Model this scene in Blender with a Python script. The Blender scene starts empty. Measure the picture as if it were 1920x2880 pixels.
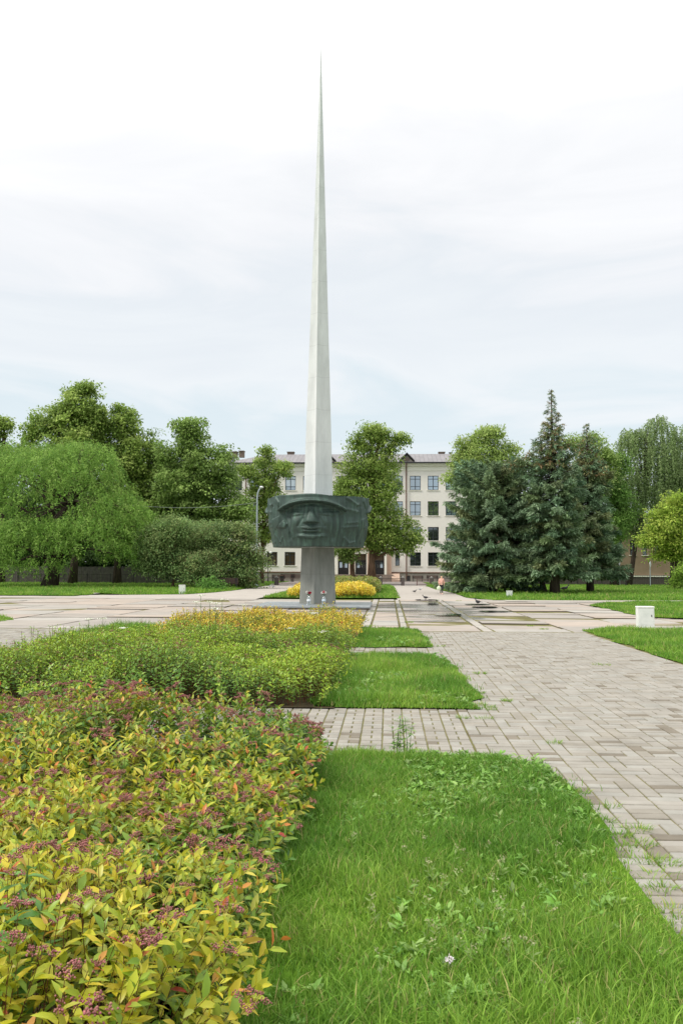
import bpy, math, random
import numpy as np
from mathutils import Vector, Matrix, Euler
rng = np.random.default_rng(11)
random.seed(5)
PI = math.pi
S = bpy.context.scene
COL = S.collection

# ------------------------------------------------------------------ camera
F, H = 2400.0, 2.2
YAW, PITCH, ROLL = 3.15, 3.77, -0.2
cd = bpy.data.cameras.new("camera")
cam = bpy.data.objects.new("camera", cd); COL.objects.link(cam); S.camera = cam
cd.sensor_fit = 'VERTICAL'; cd.sensor_height = 24.0; cd.lens = 24.0 * F / 2880.0
cd.clip_start = 0.05; cd.clip_end = 3000
cam.location = (0, 0, H)
cam.rotation_euler = (math.radians(90 + PITCH), math.radians(ROLL), math.radians(YAW))
RM = Euler(cam.rotation_euler, 'XYZ').to_matrix()

def ray(px, py): return RM @ Vector(((px - 960) / F, -(py - 1440) / F, -1))
def G(px, py, z=0.0):
    d = ray(px, py); t = (z - H) / d.z
    return (d.x * t, d.y * t)
def P(px, py, Y):
    d = ray(px, py); t = Y / d.y
    return np.array((d.x * t, Y, H + d.z * t))
def mpp(Y): return Y / F

def lin(r, g, b):
    def c(v):
        v /= 255.0
        return v / 12.92 if v <= .04045 else ((v + .055) / 1.055) ** 2.4
    return np.array((c(r), c(g), c(b)))

# ------------------------------------------------------------------ mesh helpers
def tag(o, label=None, cat=None, group=None, kind=None):
    if label: o['label'] = label
    if cat: o['category'] = cat
    if group: o['group'] = group
    if kind: o['kind'] = kind
    return o
def wloc(o):
    v = np.zeros(3)
    while o is not None:
        v += np.array(o.location); o = o.parent
    return v
def empty(name, loc, label, cat, group=None):
    o = bpy.data.objects.new(name, None); COL.objects.link(o)
    o.location = loc; o.empty_display_size = .2
    return tag(o, label, cat, group)
def link(name, me, parent=None, mat=None):
    o = bpy.data.objects.new(name, me); COL.objects.link(o)
    if mat: me.materials.append(mat)
    if parent: o.parent = parent
    return o
def npmesh(name, V, Q=None, T=None, col=None, mat=None, parent=None, smooth=False):
    V = np.asarray(V, float)
    if parent is not None: V = V - wloc(parent)
    me = bpy.data.meshes.new(name)
    Q = np.zeros((0, 4), int) if Q is None else np.asarray(Q, int).reshape(-1, 4)
    T = np.zeros((0, 3), int) if T is None else np.asarray(T, int).reshape(-1, 3)
    nl = Q.size + T.size
    me.vertices.add(len(V)); me.vertices.foreach_set('co', V.ravel().astype(np.float32))
    me.loops.add(nl); me.loops.foreach_set('vertex_index', np.concatenate([Q.ravel(), T.ravel()]).astype(np.int32))
    st = np.concatenate([np.arange(len(Q)) * 4, Q.size + np.arange(len(T)) * 3]).astype(np.int32)
    me.polygons.add(len(st)); me.polygons.foreach_set('loop_start', st)
    if smooth: me.polygons.foreach_set('use_smooth', np.ones(len(st), bool))
    if col is not None:
        a = me.attributes.new('col', 'FLOAT_COLOR', 'POINT')
        c4 = np.ones((len(V), 4), np.float32); c4[:, :3] = col
        a.data.foreach_set('color', c4.ravel())
    me.update(calc_edges=True); me.validate()
    return link(name, me, parent, mat)

class MB:
    def __init__(s): s.v = []; s.f = []; s.c = []; s.cur = (1, 1, 1)
    def add(s, vs, fs):
        n = len(s.v); s.v += [tuple(v) for v in vs]; s.f += [tuple(i + n for i in f) for f in fs]
        s.c += [s.cur] * len(vs)
    def box(s, x0, x1, y0, y1, z0, z1):
        s.add([(x0,y0,z0),(x1,y0,z0),(x1,y1,z0),(x0,y1,z0),(x0,y0,z1),(x1,y0,z1),(x1,y1,z1),(x0,y1,z1)],
              [(3,2,1,0),(4,5,6,7),(0,1,5,4),(1,2,6,5),(2,3,7,6),(3,0,4,7)])
    def cbox(s, x0, x1, y0, y1, z0, z1, b):   # box with chamfered top and sides
        s.add([(x0+b,y0,z0),(x1-b,y0,z0),(x1,y0+b,z0),(x1,y1-b,z0),(x1-b,y1,z0),(x0+b,y1,z0),(x0,y1-b,z0),(x0,y0+b,z0),
               (x0+b,y0,z1-b),(x1-b,y0,z1-b),(x1,y0+b,z1-b),(x1,y1-b,z1-b),(x1-b,y1,z1-b),(x0+b,y1,z1-b),(x0,y1-b,z1-b),(x0,y0+b,z1-b),
               (x0+b,y0+b,z1),(x1-b,y0+b,z1),(x1-b,y1-b,z1),(x0+b,y1-b,z1)],
              [(7,6,5,4,3,2,1,0)] + [(i,(i+1)%8,8+(i+1)%8,8+i) for i in range(8)] +
              [(8,9,17,16),(9,10,17),(10,11,18,17),(11,12,18),(12,13,19,18),(13,14,19),(14,15,16,19),(15,8,16),(16,17,18,19)])
    def tube(s, pts, rad, n=8, cap=True):
        pts = [Vector(p) for p in pts]
        if not hasattr(rad, '__len__'): rad = [rad] * len(pts)
        rings = []; prev = None
        for i, p in enumerate(pts):
            d = (pts[min(i+1, len(pts)-1)] - pts[max(i-1, 0)]).normalized()
            if prev is None:
                a = Vector((0,0,1)) if abs(d.z) < .9 else Vector((1,0,0))
                u = d.cross(a).normalized()
            else: u = (prev - d * prev.dot(d)).normalized()
            prev = u; w = d.cross(u)
            rings.append([p + (u*math.cos(2*PI*k/n) + w*math.sin(2*PI*k/n)) * rad[i] for k in range(n)])
        vs = [v for r in rings for v in r]; fs = []
        for i in range(len(pts)-1):
            for k in range(n):
                fs.append((i*n+k, i*n+(k+1)%n, (i+1)*n+(k+1)%n, (i+1)*n+k))
        if cap: fs += [tuple(range(n))[::-1], tuple((len(pts)-1)*n+k for k in range(n))]
        s.add(vs, fs)
    def lathe(s, prof, n=16, c=(0,0,0)):
        vs = []; fs = []
        for r, z in prof:
            vs += [(c[0]+r*math.cos(2*PI*k/n), c[1]+r*math.sin(2*PI*k/n), c[2]+z) for k in range(n)]
        for i in range(len(prof)-1):
            for k in range(n): fs.append((i*n+k, i*n+(k+1)%n, (i+1)*n+(k+1)%n, (i+1)*n+k))
        fs += [tuple(range(n))[::-1], tuple((len(prof)-1)*n+k for k in range(n))]
        s.add(vs, fs)
    def prism(s, poly, z0, z1):
        n = len(poly)
        s.add([(x,y,z0) for x,y in poly] + [(x,y,z1) for x,y in poly],
              [tuple(range(n))[::-1], tuple(range(n,2*n))] + [(i,(i+1)%n,n+(i+1)%n,n+i) for i in range(n)])
    def ell(s, c, r, n=12, m=8):
        vs = []; fs = []
        for j in range(m+1):
            a = PI*j/m
            vs += [(c[0]+r[0]*math.sin(a)*math.cos(2*PI*k/n), c[1]+r[1]*math.sin(a)*math.sin(2*PI*k/n), c[2]-r[2]*math.cos(a)) for k in range(n)]
        for j in range(m):
            for k in range(n): fs.append((j*n+k, j*n+(k+1)%n, (j+1)*n+(k+1)%n, (j+1)*n+k))
        s.add(vs, fs)
    def build(s, name, mat=None, parent=None, smooth=False, local=False, col=False):
        me = bpy.data.meshes.new(name)
        v = s.v
        if parent is not None and not local:
            w = wloc(parent); v = [(a-w[0], b-w[1], c-w[2]) for a, b, c in v]
        me.from_pydata(v, [], s.f)
        if smooth: me.polygons.foreach_set('use_smooth', [True]*len(me.polygons))
        if col:
            a = me.attributes.new('col', 'FLOAT_COLOR', 'POINT')
            c4 = np.ones((len(v), 4), np.float32); c4[:, :3] = np.array(s.c)
            a.data.foreach_set('color', c4.ravel())
        me.update()
        return link(name, me, parent, mat)
def copy_tree(o, parent=None):
    c = o.copy(); COL.objects.link(c)
    if parent: c.parent = parent
    for ch in list(o.children): copy_tree(ch, c)
    return c
def nrm(a):
    return a / np.maximum(np.linalg.norm(a, axis=-1, keepdims=True), 1e-9)

# ------------------------------------------------------------------ materials
def newmat(name):
    m = bpy.data.materials.new(name); m.use_nodes = True
    nt = m.node_tree; nt.nodes.clear()
    out = nt.nodes.new('ShaderNodeOutputMaterial')
    b = nt.nodes.new('ShaderNodeBsdfPrincipled')
    nt.links.new(b.outputs[0], out.inputs[0])
    return m, nt, b, out
def N(nt, t, **k):
    n = nt.nodes.new(t)
    for a, v in k.items():
        if hasattr(n, a): setattr(n, a, v)
        else: n.inputs[a].default_value = v
    return n
def rgba(c): return (float(c[0]), float(c[1]), float(c[2]), 1.0)
def leafmat(name, rough=.55, trans=.3, spec=.25):
    m, nt, b, out = newmat(name)
    a = N(nt, 'ShaderNodeAttribute', attribute_name='col')
    nt.links.new(a.outputs['Color'], b.inputs['Base Color'])
    b.inputs['Roughness'].default_value = rough
    b.inputs['Specular IOR Level'].default_value = spec
    t = N(nt, 'ShaderNodeBsdfTranslucent')
    g = N(nt, 'ShaderNodeGamma'); g.inputs['Gamma'].default_value = .85
    nt.links.new(a.outputs['Color'], g.inputs[0]); nt.links.new(g.outputs[0], t.inputs[0])
    mx = N(nt, 'ShaderNodeMixShader'); mx.inputs[0].default_value = trans
    nt.links.new(b.outputs[0], mx.inputs[1]); nt.links.new(t.outputs[0], mx.inputs[2])
    nt.links.new(mx.outputs[0], out.inputs[0])
    return m
def noisemat(name, c1, c2, scale=4, rough=.8, detail=6, bump=0, bscale=30, c3=None, stretch=None, spec=.3, attr=False, metal=0):
    m, nt, b, out = newmat(name)
    tc = N(nt, 'ShaderNodeTexCoord')
    mp = N(nt, 'ShaderNodeMapping')
    if stretch: mp.inputs['Scale'].default_value = stretch
    nt.links.new(tc.outputs['Object'], mp.inputs[0])
    n = N(nt, 'ShaderNodeTexNoise', Scale=scale, Detail=detail, Roughness=.6)
    nt.links.new(mp.outputs[0], n.inputs['Vector'])
    r = N(nt, 'ShaderNodeValToRGB')
    r.color_ramp.elements[0].position = .32; r.color_ramp.elements[0].color = rgba(c1)
    r.color_ramp.elements[1].position = .68; r.color_ramp.elements[1].color = rgba(c2)
    if c3 is not None:
        e = r.color_ramp.elements.new(.5); e.color = rgba(c3)
    nt.links.new(n.outputs['Fac'], r.inputs[0])
    src = r.outputs[0]
    if attr:
        a = N(nt, 'ShaderNodeAttribute', attribute_name='col')
        mm = N(nt, 'ShaderNodeMix', data_type='RGBA', blend_type='MULTIPLY'); mm.inputs[0].default_value = 1
        nt.links.new(src, mm.inputs[6]); nt.links.new(a.outputs['Color'], mm.inputs[7]); src = mm.outputs[2]
    nt.links.new(src, b.inputs['Base Color'])
    b.inputs['Roughness'].default_value = rough
    b.inputs['Specular IOR Level'].default_value = spec
    b.inputs['Metallic'].default_value = metal
    if bump:
        n2 = N(nt, 'ShaderNodeTexNoise', Scale=bscale, Detail=4)
        nt.links.new(mp.outputs[0], n2.inputs['Vector'])
        bp = N(nt, 'ShaderNodeBump', Strength=bump, Distance=.05)
        nt.links.new(n2.outputs['Fac'], bp.inputs['Height']); nt.links.new(bp.outputs[0], b.inputs['Normal'])
    return m
def plain(name, c, rough=.6, metal=0, spec=.4):
    c = np.array(c)
    return noisemat(name, c*.85, np.minimum(c*1.12, .95), scale=6, rough=rough, metal=metal, spec=spec)

M = {}
M['leaf'] = leafmat('broad_leaf', .55, .42, .2)
M['needle'] = leafmat('spruce_needles', .65, .2, .15)
M['spirea'] = leafmat('shrub_leaf', .38, .28, .4)
M['grass'] = leafmat('grass_blade', .5, .35, .25)
M['petal'] = leafmat('petals', .7, .2, .1)
M['bark'] = noisemat('bark', lin(48,42,38), lin(92,80,70), scale=6, bump=.5, stretch=(1,1,.2), rough=.95, spec=.1)
M['barkl'] = noisemat('brown_bark', lin(80,62,50), lin(125,100,82), scale=6, bump=.5, stretch=(1,1,.2), rough=.95, spec=.1)
M['soil'] = noisemat('soil', lin(48,42,32), lin(86,76,56), scale=3, bump=.5, rough=1, spec=.1)
M['turf'] = noisemat('turf_soil', lin(62,92,26), lin(98,128,42), scale=1.3, bump=.4, bscale=18, rough=1, spec=.05, c3=lin(78,112,32))
M['stem'] = noisemat('woody_stem', lin(86,50,38), lin(120,80,50), scale=20, rough=.8)

# ------------------------------------------------------------------ world + sun
w = bpy.data.worlds.new("World"); S.world = w; w.use_nodes = True
nt = w.node_tree; nt.nodes.clear()
wo = N(nt, 'ShaderNodeOutputWorld'); bg = N(nt, 'ShaderNodeBackground'); bg.inputs[1].default_value = 1.0
SUN_EL, SUN_AZ = 48.0, 248.0     # azimuth from +Y clockwise: behind the viewer on the left
sky = N(nt, 'ShaderNodeTexSky'); sky.sky_type = 'NISHITA'; sky.sun_disc = False
sky.sun_elevation = math.radians(SUN_EL); sky.sun_rotation = math.radians(SUN_AZ)
tc = N(nt, 'ShaderNodeTexCoord')
sx = N(nt, 'ShaderNodeSeparateXYZ'); nt.links.new(tc.outputs['Generated'], sx.inputs[0])
mp = N(nt, 'ShaderNodeMapping'); mp.inputs['Scale'].default_value = (1.6, 1.6, 7.0); mp.inputs['Rotation'].default_value = (.05, .12, .3)
nt.links.new(tc.outputs['Generated'], mp.inputs[0])
cn = N(nt, 'ShaderNodeTexNoise', Scale=1.5, Detail=7, Roughness=.55, Distortion=.9); nt.links.new(mp.outputs[0], cn.inputs['Vector'])
ramp = N(nt, 'ShaderNodeValToRGB'); cr = ramp.color_ramp     # cloud colour by elevation
els = [(0.0, (.70,.76,.78)), (.10, (.68,.75,.785)), (.17, (.645,.725,.765)), (.24, (.76,.79,.81)), (.30, (.72,.755,.785)), (.36, (.80,.81,.825)), (.46, (.88,.88,.885)), (.62, (1.15,1.15,1.13)), (1.0, (1.9,1.88,1.82))]
cr.elements[0].position = els[0][0]; cr.elements[0].color = els[0][1] + (1,)
cr.elements[1].position = els[-1][0]; cr.elements[1].color = els[-1][1] + (1,)
for p_, c_ in els[1:-1]:
    e = cr.elements.new(p_); e.color = c_ + (1,)
# wobble the elevation with the noise so that the bands read as cloud streaks
ma = N(nt, 'ShaderNodeMath', operation='MULTIPLY_ADD'); ma.inputs[1].default_value = .38; 
nt.links.new(cn.outputs['Fac'], ma.inputs[0])
mb = N(nt, 'ShaderNodeMath', operation='ADD'); mb.inputs[1].default_value = -.18
nt.links.new(sx.outputs['Z'], mb.inputs[0]); nt.links.new(mb.outputs[0], ma.inputs[2])
mc = N(nt, 'ShaderNodeMath', operation='MAXIMUM'); mc.inputs[1].default_value = 0
nt.links.new(ma.outputs[0], mc.inputs[0]); nt.links.new(mc.outputs[0], ramp.inputs[0])
skm = N(nt, 'ShaderNodeVectorMath', operation='SCALE'); skm.inputs['Scale'].default_value = .1
nt.links.new(sky.outputs[0], skm.inputs[0])
mix = N(nt, 'ShaderNodeMix', data_type='RGBA'); mix.inputs[0].default_value = .9
nt.links.new(skm.outputs[0], mix.inputs[6]); nt.links.new(ramp.outputs[0], mix.inputs[7])
nt.links.new(mix.outputs[2], bg.inputs[0]); nt.links.new(bg.outputs[0], wo.inputs[0])
sl = bpy.data.lights.new("sun", 'SUN'); sl.energy = 2.0; sl.angle = math.radians(12); sl.color = (1, .95, .87)
so = bpy.data.objects.new("sun", sl); COL.objects.link(so)
az = math.radians(SUN_AZ); el = math.radians(SUN_EL)
sd = Vector((math.sin(az)*math.cos(el), math.cos(az)*math.cos(el), math.sin(el)))
so.rotation_euler = sd.to_track_quat('Z', 'Y').to_euler(); so.location = (-20, -20, 60)
S.view_settings.view_transform = 'Standard'; S.view_settings.look = 'None'; S.view_settings.exposure = 0.3; S.view_settings.gamma = 1

# ------------------------------------------------------------------ vectorised foliage
def leaves_geo(Pp, D, Nn, L, W, kind='q', curl=.15, fold=.18):
    D = nrm(D); Sd = nrm(np.cross(D, Nn)); N2 = np.cross(Sd, D)
    L = np.asarray(L)[:, None]; W = np.asarray(W)[:, None]; n = len(Pp)
    def pt(t, s): return Pp + D*L*t - N2*(curl*L*t*t) + Sd*(W*.5*s) + N2*(fold*W*.5*abs(s))
    if kind == 'q':
        V = np.stack([pt(0,0), pt(.42,1), pt(1,0), pt(.42,-1)], 1).reshape(-1, 3)
        b = np.arange(n)[:, None]*4
        return V, b + np.array([[0,1,2,3]]), None, 4
    V = np.stack([pt(0,0), pt(.28,.85), pt(.3,0), pt(.28,-.85), pt(.62,.8), pt(.65,0), pt(.62,-.8), pt(1,0)], 1).reshape(-1, 3)
    b = np.arange(n)[:, None]*8
    Q = np.concatenate([b+np.array([[2,1,4,5]]), b+np.array([[3,2,5,6]])])
    T = np.concatenate([b+np.array([[0,1,2]]), b+np.array([[0,2,3]]), b+np.array([[5,4,7]]), b+np.array([[6,5,7]])])
    return V, Q, T, 8
def blades_geo(xyz, az_, lean, h, wd, seg=3):
    n = len(xyz); d = np.stack([np.cos(az_), np.sin(az_), np.zeros(n)], 1)
    fa = az_ + rng.uniform(0, PI, n); s = np.stack([np.cos(fa), np.sin(fa), np.zeros(n)], 1)
    vs = []
    for i in range(seg):
        t = i/seg
        c = xyz + d*(lean*h*t*t)[:, None] + np.array([0,0,1])*(h*(t - .25*lean*t*t))[:, None]
        wi = (wd*(1-.35*t-.3*t*t)*.5)[:, None]
        vs += [c - s*wi, c + s*wi]
    vs.append(xyz + d*(lean*h)[:, None] + np.array([0,0,1])*(h*(1-.3*lean))[:, None])
    m = 2*seg+1
    V = np.stack(vs, 1).reshape(-1, 3); b = np.arange(n)[:, None]*m
    Q = np.concatenate([b+np.array([[2*i,2*i+1,2*i+3,2*i+2]]) for i in range(seg-1)]) if seg > 1 else None
    T = b+np.array([[2*seg-2, 2*seg-1, 2*seg]])
    return V, Q, T, m
class Batch:
    def __init__(s): s.V=[]; s.Q=[]; s.T=[]; s.C=[]; s.n=0
    def add(s, geo, col):
        V, Q, T, m = geo
        s.V.append(V); s.C.append(np.repeat(col, m, axis=0))
        if Q is not None: s.Q.append(Q+s.n)
        if T is not None: s.T.append(T+s.n)
        s.n += len(V)
    def build(s, name, mat, parent=None):
        return npmesh(name, np.concatenate(s.V), np.concatenate(s.Q) if s.Q else None, np.concatenate(s.T) if s.T else None,
                      np.concatenate(s.C), mat, parent)
def rdir(n):
    v = rng.normal(size=(n, 3)); return nrm(v)
def mixcol(cols, n, jit=.12, wts=None):
    cols = np.array(cols); i = rng.choice(len(cols), n, p=wts)
    j = rng.integers(0, len(cols), n); t = rng.uniform(0, .5, n)[:, None]
    return np.clip((cols[i]*(1-t) + cols[j]*t) * rng.normal(1, jit, (n, 1)), .003, 1)
def vnoise(x, y, s, seed=0):     # cheap smooth noise in 0..1
    r = np.random.default_rng(seed); v = 0
    for k in range(5):
        a = r.uniform(0, 2*PI); f_ = s*r.uniform(.6, 1.8); ph = r.uniform(0, 6.28)
        v = v + np.sin((x*np.cos(a)+y*np.sin(a))*f_+ph)
    return np.clip(.5+v/5, 0, 1)

def trunk_mesh(base, top, r0, r1, limbs=(), wob=.15, flare=1.5):
    mb_ = MB(); base = np.array(base); top = np.array(top); n = 7; pts = []; rad = []
    for i in range(n+1):
        t = i/n; p = base*(1-t)+top*t + np.array([random.uniform(-1,1), random.uniform(-1,1), 0])*wob*(0 if i == 0 else 1)
        pts.append(p); rad.append((r0*(1-t)+r1*t) * (flare if i == 0 else 1))
    pts[0] = pts[0]-np.array([0,0,.2])
    mb_.tube(pts, rad, 9)
    for (t0, q, rr) in limbs:
        i = min(int(t0*n), n-1); f_ = t0*n-i; s0 = np.array(pts[i])*(1-f_)+np.array(pts[i+1])*f_
        q = np.array(q); mid = (s0+q)/2 + np.array([random.uniform(-.3,.3), random.uniform(-.3,.3), .25*np.linalg.norm(q-s0)*.5])
        mb_.tube([s0, mid, q], [rr, rr*.65, rr*.2], 6)
    return mb_
def crown_batch(blobs, dens, per, lsize, cols, sig=.45, droop=.35, inner=.25, kind='q', asp=.6, clumpvar=.16, flat=.55):
    b = Batch(); C = np.array([x[0] for x in blobs]); R = np.array([x[1] for x in blobs])
    dens, per, sig, flat = dens*.46, int(per*2.0), sig*1.2, .5
    for i, (c, r) in enumerate(zip(C, R)):
        area = 4*PI*((r[0]*r[1])**1.6/3+(r[0]*r[2])**1.6/3+(r[1]*r[2])**1.6/3)**(1/1.6)
        n = max(4, int(area*dens)); d = rdir(n)
        rr = np.clip(1-np.abs(rng.normal(0, .18, n)), .5, 1.0) * (.82+.36*vnoise(d[:,0]*3+i, d[:,1]*3+d[:,2]*3, 1.6, i+3))
        ni = int(n*inner); rr[:ni] = rng.uniform(.2, .75, ni); no = int(n*.16); rr[ni:ni+no] = rng.uniform(1.0, 1.35, no)
        c0 = c + d*rr[:, None]*r
        keep = np.ones(n, bool)
        for k in range(len(C)):
            if k != i: keep &= (np.linalg.norm((c0-C[k])/R[k], axis=1) > .72)
        c0 = c0[keep]; d = d[keep]; m = len(c0)
        if m == 0: continue
        cc = mixcol(cols, m, clumpvar)
        cid = np.repeat(np.arange(m), per); k = len(cid)
        off = np.clip(rng.normal(0, 1, (k, 3)), -1.5, 1.5)*sig*rng.uniform(.6, 1.3, m)[cid][:, None]; off[:, 2] *= flat
        od = nrm(d*np.array([1,1,.4])); rad_ = (off*od[cid]).sum(1)
        off[:, 2] -= np.maximum(rad_, 0)*droop*.8
        pos = c0[cid]+off
        D = od[cid]*.5 + rdir(k)*.75 + np.array([0,0,-droop])
        Nn = rdir(k)*.55+np.array([0,0,.95])+d[cid]*.55
        L = lsize*rng.uniform(.65, 1.3, k)
        col = np.clip(cc[cid]*rng.normal(1, .13, (k, 1)), .003, 1)
        b.add(leaves_geo(pos, D, Nn, L, L*asp, kind), col)
    return b
def pblob(px, py, rx, ry, Y, dy=0.0, dr=.9):
    c = P(px, py, Y+dy); s = mpp(Y+dy)
    return (c, np.array([rx*s, rx*s*dr, ry*s]))
def tree(name, label, cat, basepx, Y, blobs, cols, dens=3.2, per=20, lsize=.3, r0=.3, topz=None, group=None, sig=.5, droop=.35, inner=.25, asp=.6, bark='bark', lean=0, nl=6, trunkpx=None, clumpvar=.16, flat=.55):
    bx = P(basepx, 1598, Y)[0]; base = np.array([bx, Y, 0.0])
    root = empty(name, base, label, cat, group)
    C = np.array([b[0] for b in blobs]); top = C[np.argmax(C[:, 2])] + np.array([0, 0, blobs[int(np.argmax(C[:, 2]))][1][2]*.4])
    limbs = []
    for b in blobs:
        q = b[0]; t0 = np.clip((q[2]*.55)/max(top[2], 1), .15, .85); limbs.append((t0, q, r0*.35))
        for _ in range(2):
            dd = rdir(1)[0]*.75; dd[2] = abs(dd[2])
            limbs.append((t0, q+dd*b[1], r0*.22))
    trunk_mesh(base, top, r0, r0*.2, limbs).build('trunk', M[bark], root, smooth=True)
    rr_ = np.random.default_rng(int(abs(basepx)*7+Y)); ex = []
    for c_, r_ in blobs:
        ex.append((c_, r_*.78))
        for _ in range(7):
            d_ = nrm(rr_.normal(size=3)*np.array([1,1,.8])+np.array([0,-.2,.45])); f_ = rr_.uniform(.14, .34); ex.append((c_+d_*r_*rr_.uniform(.74, 1.1), np.maximum(r_*f_, .3)*np.array([1,1,1.3])))
    blobs = ex
    crown_batch(blobs, dens, per, lsize, cols, sig, droop, inner, asp=asp, clumpvar=clumpvar, flat=flat).build('crown', M['leaf'], root)
    return root

# ================================================================== GROUND
AX = -4.3                                  # axis of the avenue
def sheet(name, poly, z, mat):
    mb_ = MB(); n = len(poly)
    mb_.add([(x, y, z) for x, y in poly], [tuple(range(n))])
    o = mb_.build(name, mat); o['kind'] = 'structure'; return o
M['gnd'] = noisemat('ground_far', lin(70,96,36), lin(96,122,48), scale=.3, rough=1, spec=.05)
sheet('ground', [(-900,-200),(900,-200),(900,1500),(-900,1500)], -.12, M['gnd'])
# paved paths: every paver is geometry
M['paver'] = noisemat('paver', (.74,.735,.72), (1.0,1.0,1.0), scale=2.2, detail=10, rough=.85, bump=.25, bscale=60, attr=True, spec=.25)
M['joint'] = noisemat('mossy_joint_sand', lin(96,88,66), lin(134,124,100), scale=1.2, rough=1, c3=lin(112,110,68), spec=.1)
PB = lin(160,155,146); PB2 = lin(155,149,138); PD = lin(132,124,111); PG = lin(164,161,153)
def paver_col(x, y):
    u = random.random(); d = float(vnoise(np.array(x), np.array(y), .9, 5))
    c = PB if u < .6 else (PB2 if u < .78 else PG)
    if random.random() < .035 + .3*max(0, d-.66): c = PD
    return c*random.uniform(.95, 1.04)
def paver(mb_, x0, x1, y0, y1, g=.0075):
    mb_.cur = tuple(paver_col((x0+x1)/2, (y0+y1)/2))
    h = random.uniform(-.004, .004); jx = random.uniform(-.002, .002); jy = random.uniform(-.002, .002)
    n0 = len(mb_.v)
    mb_.cbox(x0+g+jx, x1-g+jx, y0+g+jy, y1-g+jy, -.06, h, .007)
    tx, ty = random.uniform(-.008, .008), random.uniform(-.008, .008); cx, cy = (x0+x1)/2, (y0+y1)/2
    for i in range(n0+8, len(mb_.v)):
        a, b_, c_ = mb_.v[i]; mb_.v[i] = (a, b_, c_+(a-cx)*tx+(b_-cy)*ty)
def bond_path(name, x0, x1, y0, y1):
    mb_ = MB(); mw, rd = .477, .3; u = mw/3; ny = int((y1-y0)/rd); nx = int(round((x1-x0)/mw))
    for j in range(ny):
        ya = y0+j*rd
        for i in range(nx):
            xa = x0+i*mw; sft = ((i*2+j) % 4) < 2
            xv, xh = (xa, xa+u) if sft else (xa+2*u, xa)
            if random.random() < .12: sft = not sft; xv, xh = (xa, xa+u) if sft else (xa+2*u, xa)
            paver(mb_, xv, xv+u, ya, ya+rd)
            paver(mb_, xh, xh+2*u, ya, ya+rd/2); paver(mb_, xh, xh+2*u, ya+rd/2, ya+rd)
    o = mb_.build(name, M['paver'], col=True); o['kind'] = 'structure'; return o
def cross_path(name, x0, x1, y0, y1):
    mb_ = MB(); cw = .283; nx = int(math.ceil((x1-x0)/cw)); y = y0
    ny = max(1, int(round((y1-y0)/.34))); per = (y1-y0)/ny
    for j in range(ny):
        ya = y0+j*per
        for i in range(nx):
            xa = x1-(i+1)*cw
            paver(mb_, xa, xa+cw/2, ya, ya+.2, .009); paver(mb_, xa+cw/2, xa+cw, ya, ya+.2, .009)
            paver(mb_, xa, xa+cw, ya+.2, ya+per, .009)
    o = mb_.build(name, M['paver'], col=True); o['kind'] = 'structure'; return o
PX0, PX1 = 1.06, 6.78
sheet('path_bedding', [(-17,-2),(8.5,-2),(8.5,31.5),(-17,31.5)], -.012, M['joint'])
bond_path('paved_path', PX0, PX1, 2.0, 30.4)
bond_path('paved_path', -15.4, -10.15, 8.0, 30.4)
cross_path('cross_path', -10.1, PX0-.01, 10.25, 13.62)
cross_path('cross_path', -10.1, PX0-.01, 21.75, 23.95)

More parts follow.
